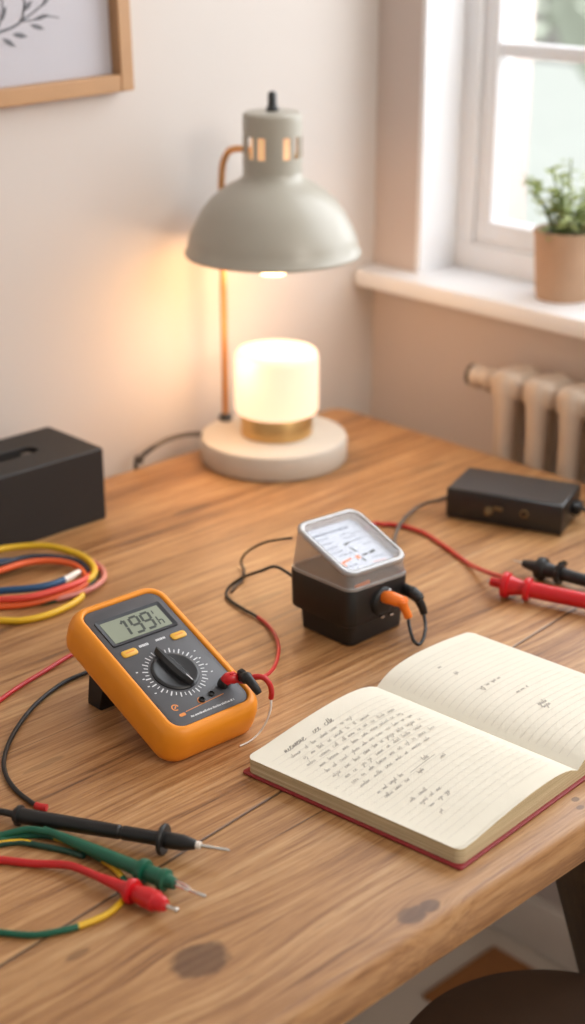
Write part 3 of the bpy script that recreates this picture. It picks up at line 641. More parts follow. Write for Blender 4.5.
# red plug with short loop of red sleeve and white wire
rb = at(262, 715, 0.0)
t = seg_thing('meter_jumper', 'short red plug and white wire looping off the multimeter corner', 'test lead', rb)
bm = B(); turned(bm, J(.0235, .0330, PZ+.0005)-rb, J(.0255, .0325, PZ+.02)-rb, [(0, .0030), (.002, .0048), (.007, .0048), (.0085, .0040)], 20)
obj('plug_collar', bm, M['rubber'], t)
bm = B(); tube(bm, rel([J(.0245, .0330, PZ+.006), J(.0275, .0315, PZ+.0105), J(.0335, .0285, PZ+.0105), J(.0395, .0240, PZ+.0085)], rb), [(0, .0044), (.3, .0054), (.62, .0050), (.72, .0038), (1, .0024)], 16); obj('plug', bm, M['redprobe'], t)
bm = B(); box(bm, J(.0300, .0312, PZ+.014)-rb, (.006, .004, .005), .001); obj('plug_fin', bm, M['redprobe'], t)
lp = [at(251, 677.5, .056), at(258, 676.5, .057), at(265, 678.5, .056), at(270, 685, .050), at(271.5, 692, .043), at(271, 698, .036)]
bm = B(); tube(bm, rel(lp, rb), .0024, 12); obj('red_sleeve', bm, M['red'], t)
bm = B(); tube(bm, rel([lp[-1], at(270.5, 709, .026), at(266, 722, .014), at(259, 733, .005), at(250, 741, .0012), at(240, 746, .0012)], rb), [(0, .0011), (.5, .0009), (1, .0007)], 8); obj('bare_wire', bm, M['whitewire'], t)
# lead from the gauge box to the meter
GX0, GX1 = .962, 1.045
ga = [Vector((.9625, .985, T+.050))] + [at(*p) for p in ((277, 567, .047), (261, 571, .038), (245, 576.5, .022), (232, 584.5, .009), (226, 593.5, .0028), (231, 601, .0024), (242, 608, .0024), (258, 617, .0024))]
gb_ = [at(*p) for p in ((258, 617, .0024), (268, 625, .0026), (276, 637, .006), (278.5, 650, .016), (275, 665, .034), (268, 674, .046), (260, 677.5, .053), (252, 678.5, .055))]
rb = at(250, 620, 0.0)
t = seg_thing('gauge_lead', 'lead running from the clear lidded gauge box to the multimeter, black then red', 'test lead', rb)
bm = B(); tube(bm, rel(ga, rb), .0016, 12); obj('black_section', bm, M['rubber'], t)
bm = B(); tube(bm, rel(gb_, rb), .0018, 12); tag(obj('red_section', bm, M['red'], t), 'red section near the meter')
p0, p1, p2, p3 = at(242, 676, .056), at(248, 679, .0565), at(254, 686, .053), at(259, 693.5, .047)
bm = B(); tube(bm, rel([p0, p1, p2, p3], rb), [(0, .0042), (.28, .0056), (.36, .0042), (.8, .0036), (1, .0028)], 16); obj('plug', bm, M['rubber'], t)
bm = B(); turned(bm, p0-rb+Vector((-.002, 0, -.0005)), p0-rb+Vector((.01, 0, .003)), [(0, .0035), (.002, .0058), (.005, .0058), (.006, .0035)], 18); obj('plug_collar', bm, M['rubber'], t)
bm = B(); tube(bm, rel([p0+Vector((0, 0, -.002)), J(.034, .034, PZ+.004), J(.030, .036, PZ+.0005)], rb), .003, 10); obj('plug_stem', bm, M['rubber'], t)
# thin second wire behind
wire('thin_wire', [(291.5, 538, .066), (279, 539.5, .058), (265, 542.5, .046), (253, 548, .032), (245, 554, .018), (241, 562, .006), (244, 571, .002), (242, 580, .0018), (236, 585, .0016), (231, 592, .0014)], .0013, M['rubber'], 'thin black wire arching from back left of the gauge box', 'wire')
# red and black leads leaving the left of the meter
wire('test_lead', [(118, 636, .0026), (95, 644, .0026), (70, 655.5, .0026), (48, 669, .0026), (20, 686, .0026), (0, 700, .0026), (-30, 722, .0026), (-90, 775, .0026), (-160, 860, .0026)], .0022, M['red'], 'red cable running from behind the multimeter to left edge of desk', 'test lead')
def slv(t, base):
    bm = B(); tube(bm, rel([at(36, 805.5, .0024), at(40, 807, .0024), at(47, 808, .0024)], base), .0031, 12); tag(obj('sleeve', bm, M['red'], t), 'red end sleeve')
wire('test_lead', [(118, 664, .0024), (100, 667, .0024), (85, 673, .0024), (61, 684, .0024), (34, 706, .0024), (14, 733, .0024), (4.5, 757, .0024), (6, 775, .0024), (17, 791, .0024), (36, 805.5, .0024)], .0020, M['rubber'], 'black cable curving from under the multimeter to the black probe', 'test lead', extra=slv)

# ------------------------------------------------------------------ probes
def probe(name, label, a, b, body, tip, mbody, cable=None, cr=.0024, mcable=None, ring=None, nub=None, extra=None):
    """a, b world points on the axis; body/tip profiles in metres from a"""
    base = Vector((a.x, a.y, T)); t = thing(name, base, label, 'probe')
    bm = B(); turned(bm, a-base, b-base, body, 28); obj('handle', bm, mbody, t, ang=32)
    d = (b-a).normalized()
    if ring:
        bm = B(); turned(bm, a-base, b-base, ring, 20); obj('tip_ring', bm, M['whitewire'], t)
    bm = B(); turned(bm, a-base, b-base, tip, 16); obj('tip', bm, M['steel'], t)
    if cable:
        bm = B(); tube(bm, rel(cable, base), cr, 12); obj('cable', bm, mcable or mbody, t)
    if extra: extra(t, base, a-base, d)
    return t
# black probe, near left
a, b = at(14, 814.5, .0083), at(230, 850.5, .0139); L = (b-a).length; q = lambda f: L*f
f_fl = q(.70); e_h = q(.852)
probe('test_probe', 'long black test probe with round guard and bare metal tip, left', a, b,
      [(0, .0040), (.0008, .0058), (q(.014), .0062), (q(.018), .0082), (q(.032), .0082), (q(.036), .0063), (q(.30), .0060), (q(.50), .0056), (q(.505), .0050), (q(.515), .0050), (q(.52), .0056), (q(.655), .0055), (f_fl-.004, .0058), (f_fl-.0035, .0070), (f_fl-.0018, .0074), (f_fl-.0015, .0115), (f_fl-.0006, .0122), (f_fl+.0012, .0122), (f_fl+.002, .0115), (f_fl+.0025, .0062), (f_fl+.008, .0064), (q(.79), .0062), (e_h-.002, .0040), (e_h, .0030)],
      [(e_h-.001, .0018), (e_h+.006, .0018), (L*.985, .0015), (L, .0009)], M['black'], [at(-60, 806, .0026), at(-20, 809, .005), at(0, 811.5, .0072), a+(b-a)*.01], .0028, M['rubber'], ring=[(e_h-.0005, .0031), (e_h+.003, .0030), (e_h+.0036, .0020)])
# green probe
a, b = at(44, 829.5, .0095), at(206, 897, .0100); L = (b-a).length
def clip(t, base, a0, d):
    u = d.cross(Vector((0, 0, 1))).normalized(); bm = B()
    for s in (-1, 1):
        tube(bm, [a0+d*L*.80+u*s*.0014, a0+d*L*.87+u*s*.0020+Vector((0, 0, .001)), a0+d*L*.905+u*s*.0006], .0009, 8)
    tube(bm, [a0+d*L*.80+Vector((0, 0, .0028)), a0+d*L*.86+Vector((0, 0, .0034)), a0+d*L*.90+Vector((0, 0, .0016))], .0008, 8)
    obj('spring_claw', bm, M['steel'], t)
probe('test_probe', 'green test probe with a metal claw tip, between the black and red probes', a, b,
      [(0, .0026), (L*.10, .0034), (L*.25, .0046), (L*.44, .0053), (L*.60, .0056), (L*.605, .0058), (L*.61, .0088), (L*.628, .0094), (L*.646, .0088), (L*.65, .0056), (L*.67, .0064), (L*.735, .0066), (L*.742, .0082), (L*.768, .0082), (L*.776, .0054), (L*.82, .0042), (L*.825, .0026)],
      [(L*.815, .0016), (L*.93, .0014), (L*.985, .0018), (L, .0012)], M['green'], [at(-50, 842, .004), at(-20, 838, .004), at(0, 835.5, .0045), at(15, 832, .0068), at(29, 829.5, .0085), a+(b-a)*.05], .0028, M['green'], extra=clip)
# red probe, nearest
a, b = at(100, 877.5, .0088), at(178, 911, .0113); L = (b-a).length
probe('test_probe', 'red test probe with short metal tip, nearest of the three left probes', a, b,
      [(0, .0032), (L*.20, .0042), (L*.36, .0050), (L*.37, .0052), (L*.38, .0088), (L*.42, .0096), (L*.45, .0088), (L*.455, .0056), (L*.52, .0068), (L*.62, .0078), (L*.72, .0078), (L*.73, .0066), (L*.80, .0060), (L*.845, .0044), (L*.85, .0026)],
      [(L*.84, .0018), (L*.95, .0017), (L*.985, .0021), (L, .0012)], M['redprobe'], [at(-60, 862, .003), at(-20, 859.5, .0032), at(0, 860, .0034), at(33, 863.5, .0036), at(60, 864.5, .0058), at(76, 867.5, .0074), a+(b-a)*.05], .0031, M['red'])
# green and yellow loop cable
lp = [(-60, 925), (-25, 930), (0, 932.5), (33, 935), (60, 931), (78, 926.5), (104, 916), (119, 904.5), (127, 892), (123.5, 879), (112, 866.5), (97, 857), (80, 848), (55, 837.5), (29, 835.5), (0, 840), (-40, 848)]
Zc = lambda p: .0026+(.0 if not (90 < p[0] < 126 and p[1] < 880) else .0)
P = spline([at(p[0], p[1], .0024) for p in lp], 12)
for i, p in enumerate(P):
    pass
base = Vector((at(60, 890).x, at(60, 890).y, T))
t = thing('striped_cable', base, 'green and yellow cable looping on the desk under the green and red probes', 'cable')
cuts = [(0, 5.0, 'green'), (5.0, 7.35, 'yellow'), (7.35, 9.15, 'green'), (9.15, 10.6, 'yellow'), (10.6, 11.9, 'green'), (11.9, 13.0, 'yellow'), (13.0, 16, 'green')]
for s0, s1, c in cuts:
    seg = P[int(s0*12):int(s1*12)+1]
    bm = B(); tube(bm, rel(seg, base), .0024, 12, sm=False, cap=True); tag(obj(c+'_section', bm, M[c], t), c+' insulation')
def ystripe(t, base):
    bm = B(); tube(bm, rel([at(-30, 850, .0032), at(0, 843.5, .0032), at(20, 841.5, .0032), at(31, 843, .0031)], base), .0021, 10); tag(obj('yellow_stripe', bm, M['yellow'], t), 'yellow insulation')
wire('green_cable', [(-50, 852, .0026), (-10, 846, .0026), (0, 844.5, .0026), (20, 842.5, .0026), (44, 846.5, .0026), (66, 851, .0024), (84, 856.5, .0024)], .0024, M['dgreen'], 'dark green cable ending under the handle of the green probe', 'cable', extra=ystripe)

# red probe, right
a, b = at(487.5, 581, .0139), at(640, 612, .0125); L = (b-a).length
mp = (at(585, 601, .010)-a).length
ppm = mp/ (585-487.5)
s = lambda px: px*ppm
def jaws(t, base, a0, d): pass
probe('test_probe', 'thick red test probe with two round flanges, at right edge of the desk', a, b,
      [(s(3), .0030), (s(3.4), .0047), (s(13), .0050), (s(15), .0060), (s(16), .0128), (s(18), .0138), (s(22), .0132), (s(23.5), .0104), (s(26), .0098), (s(34), .0080), (s(38), .0076), (s(38.6), .0118), (s(41), .0124), (s(44), .0116), (s(45), .0086), (s(60), .0084), (s(110), .0082), (L, .006)],
      [(0, .0012), (s(3.2), .0016)], M['redprobe'])
rc = [Vector((1.006, 1.0025, T+.030)), Vector((1.012, 1.016, T+.012))] + [at(*p) for p in ((366, 529, .0026), (385, 524.5, .0026), (396, 525, .0026), (406, 527, .0026), (416, 530, .0026), (428, 535, .0026), (447, 548, .0026), (470, 564.5, .0035), (488, 572.5, .013), (503, 577, .020))]
base = Vector((at(447, 548).x, at(447, 548).y, T))
bm = B(); tube(bm, rel(rc, base), .0024, 12); tag(obj('red_cable', bm, M['red'], loc=base), 'red cable from the gauge box to the thick red probe at right', 'cable')
# black probe, right
a, b = at(513.5, 560.5, .0126), at(640, 596, .0105); L = (b-a).length
mp = (at(585, 581, .010)-a).length; ppm = mp/(585-513.5)
def sleeve(t, base, a0, d):
    u = d.cross(Vector((0, 0, 1))).normalized(); bm = B()
    for k in range(5):
        an = .5+k*.5; o = u*math.cos(an)+Vector((0, 0, 1))*math.sin(an)
        tube(bm, [a0+d*s(45)+o*.009, a0+d*s(47)+o*.0125, a0+d*s(50)+o*.0135], .0014, 8)
    obj('clip_teeth', bm, M['black'], t)
probe('test_probe', 'black test probe with needle tip lying behind the thick red probe, right', a, b,
      [(s(9), .0022), (s(10), .0040), (s(20), .0062), (s(24), .0066), (s(25), .0115), (s(28), .0124), (s(32), .0115), (s(34), .0085), (s(42), .0072), (s(44), .0070), (s(45), .0112), (s(47), .0118), (s(49), .0108), (s(50), .0072), (s(60), .0068), (s(90), .0066), (L, .005)],
      [(0, .0007), (s(6), .0011), (s(10), .0016)], M['black'], extra=sleeve)

# ------------------------------------------------------------------ gauge box with clear lid
GO = Vector((1.0035, .9650, T))
gb = thing('gauge_box', GO, 'black instrument box with slanted clear lid over a printed dial, centre of desk', 'meter')
bm = B(); loft(bm, [rrect(.0365, .0330, .008, 6, 0, -.0100, 0), rrect(.0385, .0350, .009, 6, 0, -.0100, .002), rrect(.0398, .0362, .009, 6, 0, -.0095, .026)], True, True); obj('lower_case', bm, M['black'], gb)
RK = .06
def rolled(pts): return [Vector((p.x, p.y, p.z-RK*p.x)) for p in pts]
GH, GC_ = .0430, -.0052
bm = B(); loft(bm, [rrect(.0405, GH-.002, .009, 6, 0, GC_, .021), rrect(.0418, GH-.0007, .010, 6, 0, GC_, .0225), rolled(rrect(.0425, GH, .010, 6, 0, GC_, .056)), rolled(rrect(.0417, GH-.0008, .0095, 6, 0, GC_, .058)), rolled(rrect(.0395, GH-.003, .009, 6, 0, GC_, .058))], True, True); obj('upper_case', bm, M['black'], gb)
sl = math.atan2(.031, .0765)
yf, zf = -.0470, .0745
Lt = math.hypot(.0765, .031)
def top(ins, r, dz=0.0, hw=.0432):
    out = []
    for p in rrect(hw-ins, Lt/2-ins, r, 8, 0, Lt/2, 0):
        out.append(Vector((p.x, yf+p.y*math.cos(sl)-dz*math.sin(sl), zf+p.y*math.sin(sl)+dz*math.cos(sl)-RK*p.x)))
    return out
bm = B(); loft(bm, [rolled(rrect(.0414, GH-.0011, .010, 8, 0, GC_, .0575)), rolled(rrect(.0414, GH-.0012, .010, 8, 0, GC_, .0625)), top(.0012, .012, -.004)], False, False); lid = obj('lid_walls', bm, M['lid'], gb)
bm = B(); loft(bm, [rolled(rrect(.0424, GH-.0001, .011, 8, 0, GC_, .0575)), rolled(rrect(.0428, GH+.0003, .011, 8, 0, GC_, .0590)), rolled(rrect(.0424, GH-.0001, .011, 8, 0, GC_, .0605)), rolled(rrect(.0408, GH-.0017, .010, 8, 0, GC_, .0608))], False, False); obj('lid_flange', bm, M['rim'], gb)
bm = B(); loft(bm, [top(.0012, .012, -.0045), top(0, .0135, -.003), top(0, .0135, -.0005), top(.0012, .0125, .0012), top(.0035, .0115, .0018), top(.0055, .010, .0010), top(.0066, .009, -.0015), top(.0076, .0085, -.0070)], False, False); obj('lid_rim', bm, M['rim'], gb)
bm = B(); loft(bm, [top(.0056, .0098, .0000), top(.0056, .0098, .0007)], True, True); obj('lid_window', bm, M['pane'], gb)
bm = B(); loft(bm, [top(.0076, .0082, -.0085), top(.0076, .0082, -.0070)], True, True); dial = obj('dial_card', bm, M['dial'], gb)
def dpt(u, v, dz=-.0067): return Vector((u, yf+v*math.cos(sl)-dz*math.sin(sl), zf+v*math.sin(sl)+dz*math.cos(sl)-RK*u))
nd = Vector((0, -math.sin(sl), math.cos(sl)))
rnd = random.Random(2); bm = B()
def words(bm, u0, u1, v, hgt, wmin=.0018, wmax=.006, tilt=0.0):
    u = u0
    while u < u1:
        w = min(rnd.uniform(wmin, wmax), u1-u)
        ribbon(bm, [dpt(u, v), dpt(u+w, v)], hgt*.8, nd)
        u += w+.0013
words(bm, -.029, .020, .0655, .0030, .004, .010)
for i in range(4): words(bm, -.0295, -.0130, .0590-.0068*i, .0017); 
for i in range(3): words(bm, .002, .016+.002*i, .0585-.006*i, .0016)
for i in range(3): words(bm, .016, .030, .056-.0085*i, .0013)
words(bm, -.022, -.004, .033, .0015); words(bm, .010, .029, .0195, .0015); words(bm, -.028, -.012, .0175, .0013)
obj('dial_print', bm, M['dialink'], dial, smooth=False)
bm = B()
def bar(u0, v0, u1, v1, w): ribbon(bm, [dpt(u0, v0, -.0064), dpt(u1, v1, -.0064)], w, nd)
bar(-.005, .0445, .004, .0462, .0022); bar(-.0018, .0400, .0012, .0320, .0018); bar(.0030, .0258, .0105, .0262, .0024); bar(.0130, .0262, .0215, .0272, .0034); bar(-.0015, .0215, .0008, .0180, .0026)
obj('pointer', bm, M['dialblack'], dial, smooth=False)
bm = B(); bar(-.0065, .0245, -.0010, .0262, .0050); bar(-.0265, .0240, -.0125, .0262, .0028); bar(-.0275, .0250, -.0255, .0190, .0022); bar(.0055, .0140, .0240, .0125, .0006)
obj('orange_scale', bm, M['oplug'], dial, smooth=False)
bm = B(); loft(bm, [rrect(.010, .0012, .001, 3, -.022, -.0445, .0600), rrect(.010, .0012, .001, 3, -.022, -.0445, .0640)]); tag(obj('indicator_bar', bm, M['oplug'], gb), 'orange bar inside the lid')
# socket and terminals on the right-hand face
yF = GO.y-.0480
sk = at_y(382, 601, yF); bm = B()
turned(bm, sk-GO+Vector((0, .004, 0)), sk-GO+Vector((0, -.02, 0)), [(0, .0150), (.0055, .0150), (.0075, .0135), (.0085, .0100)], 32); obj('terminal_socket', bm, M['rubber'], gb)
for (px, py) in ((382, 616.5), (389, 590), (391, 614)):
    bm = B(); p = at_y(px, py, yF-.004)-GO; box(bm, p, (.0050, .004, .0026), .001); obj('terminal_screw', bm, M['steel'], gb)
# orange + black plug jumper
o0, o1, o2, o3 = at_y(384, 597, yF-.004), at_y(391, 598, yF-.012), at_y(402, 602, yF-.022), at_y(408.5, 617, yF-.026)
k0, k1, k2, k3 = at_y(405, 589, yF+.001), at_y(412, 592.5, yF-.010), at_y(419, 598, yF-.018), at_y(424, 613, yF-.020)
jb = Vector((o2.x, o2.y, T))
t = thing('plug_jumper', jb, 'orange plug and black plug joined by a black wire loop on the gauge box', 'plug')
bm = B(); tube(bm, rel([o0, o1, (o1+o2)/2, o2], jb), [(0, .0058), (.2, .0066), (.7, .0064), (1, .0056)], 20); op = obj('orange_plug', bm, M['oplug'], t)
bm = B(); tube(bm, rel([o2+Vector((0, 0, .004)), o2, (o2+o3)/2, o3], jb), [(0, .0052), (.25, .0064), (.4, .0056), (.55, .0044), (1, .0040)], 18); obj('plug_sleeve', bm, M['oplug'], op)
bm = B(); tube(bm, rel([k0, k1, (k1+k2)/2, k2, k2+(k2-k1)*.35], jb), [(0, .0058), (.3, .0064), (.75, .0058), (.85, .0050), (1, .0042)], 18); kp_ = obj('black_plug', bm, M['rubber'], t)
bm = B(); tube(bm, rel([k2+(k1-k2)*.4, (k2+k3)/2, k3], jb), [(0, .0048), (.5, .0042), (1, .0038)], 18); obj('plug_sleeve', bm, M['rubber'], kp_)
wp = [o3+(o2-o3)*.1] + [at_y(px, py, yy) for (px, py, yy) in ((408.8, 623, .887), (411, 633, .879), (414, 641, .874), (418.5, 644.5, .8715), (422.5, 640.5, .873), (425, 632, .879), (425.3, 624, .888))] + [k3+(k2-k3)*.1]
bm = B(); tube(bm, rel(wp, jb), .0017, 10); obj('loop_wire', bm, M['rubber'], t)

# ------------------------------------------------------------------ black adaptor box (right)
aL, aN = at(445.5, 517.5), at(561, 537); ax = (aN-aL).normalized(); ay = Vector((-ax.y, ax.x, 0)); aw = (aN-aL).length; ad = .077; ah = .037
ao = aL+ax*aw/2+ay*ad/2; ayaw = math.atan2(ax.y, ax.x)
adp = thing('adaptor_box', ao, 'flat black metal switch box with two small fittings at right rear of desk', 'box', rot=(0, 0, ayaw))
bm = B(); box(bm, (0, 0, ah/2+.0008), (aw, ad, ah-.0016), .0016, 2); obj('case', bm, M['blackmet'], adp)
bm = B(); box(bm, (0, 0, ah+.0002), (aw-.004, ad-.004, .0008), .0003, 1); obj('lid', bm, M['blackmet'], adp)
for sx in (-1, 1):
    bm = B(); box(bm, (sx*(aw/2-.02), 0, .0006), (.012, ad-.02, .0012)); obj('foot', bm, M['rubber'], adp)
kx = -aw/2+aw*.375
bm = B(); turned(bm, (kx, -ad/2+.001, .017), (kx, -ad, .017), [(0, .0052), (.002, .0052), (.003, .0042), (.0032, .0030), (.009, .0028), (.0095, .0018)], 20); obj('toggle', bm, M['dullbrass'], adp)
bm = B(); box(bm, (kx+.011, -ad/2-.0012, .022), (.011, .004, .0042), .001); obj('toggle_plate', bm, M['dullbrass'], adp)
kx = -aw/2+aw*.68
bm = B(); turned(bm, (kx, -ad/2+.001, .021), (kx, -ad, .021), [(0, .0048), (.0025, .0048), (.0030, .0036), (.0030, .0022)], 20); obj('jack', bm, M['dullbrass'], adp)
bm = B(); turned(bm, (kx, -ad/2-.0015, .021), (kx, -ad, .021), [(0, .0030), (.001, .0028)], 16); obj('jack_shade', bm, M['darkhole'], adp)  # flat near-black disc painting the shade inside the jack opening
bm = B(); box(bm, (aw/2+.004, .012, .018), (.010, .020, .012), .002); obj('strain_relief', bm, M['rubber'], adp)
lc = [ao-ax*(aw/2-.001)-ay*(.015)+Vector((0, 0, .020))]
lc += [at(*p) for p in ((438, 500.5, .017), (428, 502.5, .011), (419, 506.5, .006), (411, 512, .003), (404, 519, .0058), (398, 528, .0078), (394, 540, .0045), (390, 551, .0028))] + [Vector((1.032, 1.012, T+.010)), Vector((1.026, 1.003, T+.018))]
base = Vector((at(412, 512).x, at(412, 512).y, T))
bm = B(); tube(bm, rel(lc, base), .0023, 10); tag(obj('grey_cable', bm, M['greycord'], loc=base), 'grey cable from left end of the black metal box to behind the gauge box', 'cable')
e0 = ao+ax*(aw/2+.008)+ay*.012+Vector((0, 0, .018))
rc = [e0, e0+ax*.012+ay*.006+Vector((0, 0, -.004)), e0+ax*.05+ay*.04+Vector((0, 0, -.0145)), e0+ax*.12+ay*.05+Vector((0, 0, -.0152))]
base = Vector((e0.x, e0.y, T))
bm = B(); tube(bm, rel(rc, base), .0026, 10); tag(obj('black_cable', bm, M['rubber'], loc=base), 'black cable leaving right end of the black metal box', 'cable')

# ------------------------------------------------------------------ notebook
NYAW = math.radians(3.8)
NO = Vector((.9175, .7285, T))            # spine centre
nb = thing('notebook', NO, 'open notebook with red cover, cream ruled pages and handwriting', 'notebook', rot=(0, 0, NYAW))
PW, PL = .1565, .2110; CT = .0026
CL = .1590; CHh = .1085
bm = B(); rg = []
for z, i in ((0.0002, .001), (.0008, 0), (CT-.0006, 0), (CT, .001)): rg.append([Vector((p.x*(1+.03*p.y/CHh) if p.x < 0 else p.x, p.y, p.z)) for p in rrect(CL-i, CHh-i, .0035, 6, -.0085, 0, z)])
loft(bm, rg); obj('cover', bm, M['cover'], nb)
def zl_(u):   # left page height, u 0 (spine) .. 1 (outer edge)
    return CT+.0100+.0105*(1-math.exp(-u*9))-.0075*u+.0028*math.sin(math.pi*min(1, u*1.15))*(u < .87)
def zr_(u):
    return CT+.0100+.0150*(1-math.exp(-u*7))-.0110*u*u
def page(side, fz, w):
    NU, NV = 36, 10; bm = B(); r = .007; hl = PL/2
    grid = []
    for i in range(NU+1):
        u = 1-(1-i/NU)**2.2; x = side*w*u; d = w*(1-u)
        hv = hl-(r-math.sqrt(max(0, r*r-(r-d)**2)) if d < r else 0)
        col = []
        for j in range(NV+1):
            v = -1+2*j/NV; col.append(bm.verts.new((fan(x, v), hv*v, fz(u))))
        grid.append((x, hv, u, col))
    fs = []
    for (a, b) in zip(grid, grid[1:]):
        for j in range(NV): bm.faces.new((a[3][j], b[3][j], b[3][j+1], a[3][j+1])).material_index = 0
    lo = []
    nl = 3
    bot = [[bm.verts.new((fan(g[0], s), g[1]*s, CT)) for s in (-1, 1)] for g in grid]
    for i in range(NU):
        f = bm.faces.new((grid[i][3][0], bot[i][0], bot[i+1][0], grid[i+1][3][0])); f.material_index = 1
        f = bm.faces.new((grid[i][3][-1], grid[i+1][3][-1], bot[i+1][1], bot[i][1])); f.material_index = 1
        f = bm.faces.new((bot[i][0], bot[i][1], bot[i+1][1], bot[i+1][0])); f.material_index = 1
    g = grid[-1]
    f = bm.faces.new([g[3][j] for j in range(NV+1)]+[bot[-1][1], bot[-1][0]]); f.material_index = 1
    g = grid[0]; f = bm.faces.new([g[3][j] for j in range(NV, -1, -1)]+[bot[0][0], bot[0][1]]); f.material_index = 1
    return bm
WL, WR = .1645, .1400
def fan(x, yn): return x*(1+.03*yn) if x < 0 else x
lpg = obj('left_pages', page(-1, zl_, WL), [M['paper'], M['pageedge']], nb, ang=35)
rpg = obj('right_pages', page(1, zr_, WR), [M['paper'], M['pageedge']], nb, ang=35)
# loose top leaf edge on the left block
bm = B(); rows = []
for i in range(14):
    u = .45+.55*i/13; rows.append([(fan(-(WL+.0008)*u, -1), -PL/2+.0025+(.003 if i > 12 else 0), zl_(u)+.0005), (fan(-(WL+.0008)*u, 1), PL/2-.0025-(.003 if i > 12 else 0), zl_(u)+.0005)])
L = [[bm.verts.new(p) for p in r] for r in rows]
for a_, b_ in zip(L, L[1:]): bm.faces.new((a_[0], b_[0], b_[1], a_[1]))
obj('top_leaf', bm, M['paper'], nb)
def PLp(s, t, dz=.0008): # s from left outer edge (m), t from top (m)
    u = 1-s/WL; return Vector((fan(-WL*u, (PL/2-t)/(PL/2)), PL/2-t, zl_(u)+dz))
def PRp(s, t, dz=.0004):
    u = s/WR; return Vector((s, PL/2-t, zr_(u)+dz))
bm = B()
for k in range(25):
    t = .022+k*.0072
    ribbon(bm, [PLp(.006+.0074*i, t) for i in range(20)], .00040)
obj('ruled_lines', bm, M['rule'], lpg, smooth=False)
bm = B()
for k in range(25):
    t = .014+k*.0076
    ribbon(bm, [PRp(.006+.0067*i, t) for i in range(20)], .00045)
obj('ruled_lines', bm, M['rule'], rpg, smooth=False)
rnd = random.Random(21)
def script(bm, F, s0, t0, width, xh, w=.0005, words=None, slant=.35):
    """joined-up handwriting: loops and humps with ascenders"""
    s = s0
    while s < s0+width-xh:
        nlet = words.pop(0) if words else rnd.randint(2, 6)
        pts = []
        for _ in range(nlet):
            kind = rnd.choice('nnuuieealtdsogc'); lw = xh*rnd.uniform(.55, .95)
            H = xh*rnd.uniform(.8, 1.1)
            if kind in 'ltd': H = xh*rnd.uniform(1.6, 2.0); lw *= .7
            if kind == 'g': pts += [(0, .3*H), (.4*lw, H), (.7*lw, .2*H), (.6*lw, -.8*xh), (.2*lw, -.7*xh), (lw, .15*xh)]
            elif kind in 'nu': pts += [(0, 0), (.15*lw, H), (.35*lw, .1*H), (.6*lw, H), (.8*lw, .1*H), (lw, .2*xh)]
            elif kind in 'eaocs': pts += [(.7*lw, .85*H), (.25*lw, .9*H), (.1*lw, .3*H), (.5*lw, 0), (lw, .3*xh)]
            else: pts += [(.2*lw, .3*H), (.55*lw, H), (.4*lw, .4*H), (.5*lw, 0), (lw, .2*xh)]
            pts = [(a-lw, b) if False else (a, b) for a, b in pts]
            base_n = 6 if kind in 'gnu' else 5
            for q in range(base_n):
                a_, b_ = pts[-base_n+q]; pts[-base_n+q] = (a_+s, b_)
            s += lw
            if s > s0+width: break
        P3 = spline([F(a_+slant*b_, t0-b_) for a_, b_ in pts], 3)
        ribbon(bm, P3, w); s += xh*rnd.uniform(1.1, 2.4)
bm = B()
script(bm, PLp, .0225, .0225, .041, .0042, .0007, [8]); script(bm, PLp, .071, .0225, .022, .0042, .0007, [4])
obj('title_handwriting', bm, M['titleink'], lpg, smooth=False); bm = B()
rows = [(.020, .075), (.024, .085), (.019, .112), (.024, .105), (.021, .112), (.019, .115), (.024, .105), (.021, .108), (.021, .095)]
for i, (s0, w) in enumerate(rows): script(bm, PLp, s0, .0315+.0088*i, w*.98, .0026, .00042)
script(bm, PLp, .022, .118, .034, .0024); script(bm, PLp, .021, .126, .030, .0024)
ribbon(bm, [PLp(.059+.001*i, .1205-.00002*i) for i in range(34)], .0006)
script(bm, PLp, .079, .1185, .012, .0030); script(bm, PLp, .062, .1265, .006, .002); script(bm, PLp, .092, .127, .005, .002)
for i in range(3): script(bm, PLp, .028+.002*i, .145+.0078*i, .026, .0024)
script(bm, PLp, .030, .171, .004, .0016)
obj('handwriting', bm, M['pencil'], lpg, smooth=False)
for args in ((.047, .052, .004, .0020), (.046, .034, .003, .002), (.049, .0850, .020, .0018), (.056, .112, .018, .0016), (.050, .140, .012, .0034, .0006), (.050, .145, .009, .003, .0006)):
    bm = B(); script(bm, PRp, *args); obj('handwriting', bm, M['pencil'], rpg, smooth=False)
bm = B(); ribbon(bm, spline([PRp(.041, .083), PRp(.0425, .0885), PRp(.045, .082), PRp(.043, .084)], 5), .0008); obj('handwriting', bm, M['pencil'], rpg, smooth=False)

# ------------------------------------------------------------------ light
def area(name, loc, target, sx, sy, power, col):
    l = bpy.data.lights.new(name, 'AREA'); l.shape = 'RECTANGLE'; l.size = sx; l.size_y = sy; l.energy = power; l.color = col
    o = bpy.data.objects.new(name, l); COL.objects.link(o); o.location = loc
    d = Vector(target)-Vector(loc); o.rotation_euler = d.to_track_quat('-Z', 'Y').to_euler(); return o
area('window_daylight', (XW+WD+0.15, (OY0+OY1)/2, T+0.85), (0.6, 0.72, T+0.1), 1.3, 1.2, 31, (0.92, 0.96, 1.0))
area('room_fill', (1.15, -1.5, 2.35), (0.8, 0.9, T), 0.9, 0.9, 29, (1.0, 0.92, 0.83))  # unseen soft area light added inside the room as front-right fill
pl_ = bpy.data.lights.new('bulb_light', 'POINT'); pl_.energy = 0.75; pl_.color = (1.0, 0.62, 0.35); pl_.shadow_soft_size = 0.03
o = bpy.data.objects.new('bulb_light', pl_); COL.objects.link(o); o.location = LC+Vector((0, 0, 0.225))
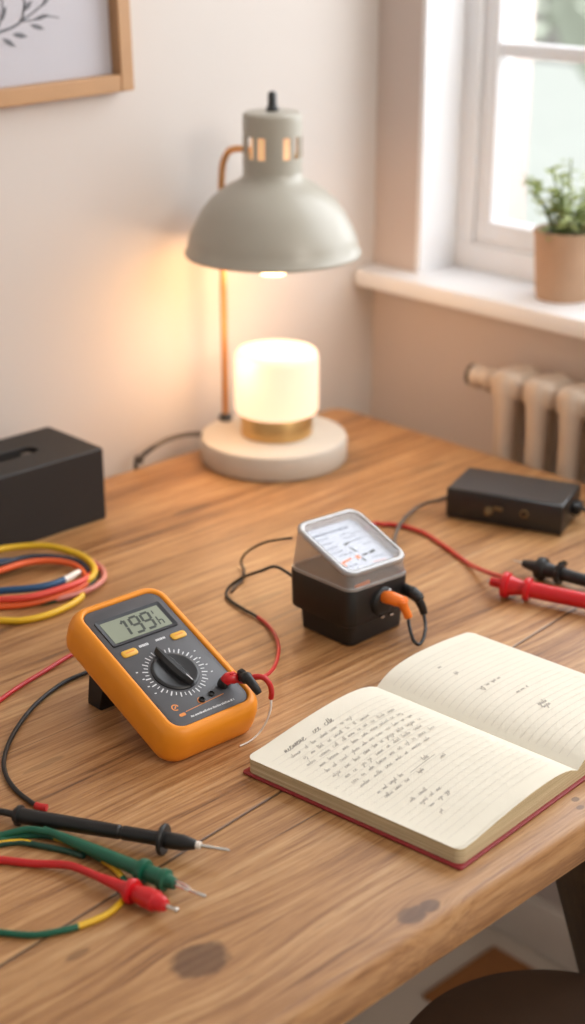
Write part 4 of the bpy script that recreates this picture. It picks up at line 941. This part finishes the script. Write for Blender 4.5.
pl2 = bpy.data.lights.new('wall_glow_fill', 'POINT'); pl2.energy = 0.30; pl2.color = (1.0, 0.62, 0.36); pl2.shadow_soft_size = 0.03
o = bpy.data.objects.new('wall_glow_fill', pl2); COL.objects.link(o); o.location = LC+Vector((-0.085, 0.005, 0.14))  # bodiless fill left of the lamp, added for the glow on the wall
w = bpy.data.worlds.new('World'); sc.world = w; w.use_nodes = True
nt = w.node_tree; nt.nodes.clear()
bg = nt.nodes.new('ShaderNodeBackground'); wo = nt.nodes.new('ShaderNodeOutputWorld'); tc = nt.nodes.new('ShaderNodeTexCoord'); sx_ = nt.nodes.new('ShaderNodeSeparateXYZ'); rp_ = nt.nodes.new('ShaderNodeValToRGB')
nt.links.new(tc.outputs['Generated'], sx_.inputs[0]); nt.links.new(sx_.outputs[2], rp_.inputs[0])
rp_.color_ramp.elements[0].color = (*lin('e9e4de'), 1); rp_.color_ramp.elements[1].color = (*lin('e6ecf2'), 1)
nt.links.new(rp_.outputs[0], bg.inputs[0]); bg.inputs[1].default_value = 0.46
nt.links.new(bg.outputs[0], wo.inputs[0])
su = bpy.data.lights.new('sun_outside', 'SUN'); su.energy = 4.6; su.angle = 0.05; su.color = (0.97, 0.99, 1.0)
so = bpy.data.objects.new('sun_outside', su); COL.objects.link(so); so.rotation_euler = Vector((0.55, 0.75, -1.0)).to_track_quat('-Z', 'Y').to_euler(); so.location = (6, -4, 6)

# ------------------------------------------------------------------ camera
cam = bpy.data.cameras.new('camera'); co = bpy.data.objects.new('camera', cam); COL.objects.link(co)
co.location = (0, 0, T+EYE)
co.rotation_euler = Matrix((_r, _u, -_f)).transposed().to_euler()
cam.sensor_fit = 'HORIZONTAL'; cam.sensor_width = 36; cam.lens = FPX/585*36; cam.clip_start = 0.02
cam.dof.use_dof = True; cam.dof.focus_distance = 1.31; cam.dof.aperture_fstop = 5.9
sc.camera = co
sc.view_settings.view_transform = 'Standard'; sc.view_settings.look = 'None'; sc.view_settings.exposure = 0.0
sc.cycles.use_denoising = True
sc.cycles.max_bounces = 8; sc.cycles.transparent_max_bounces = 16
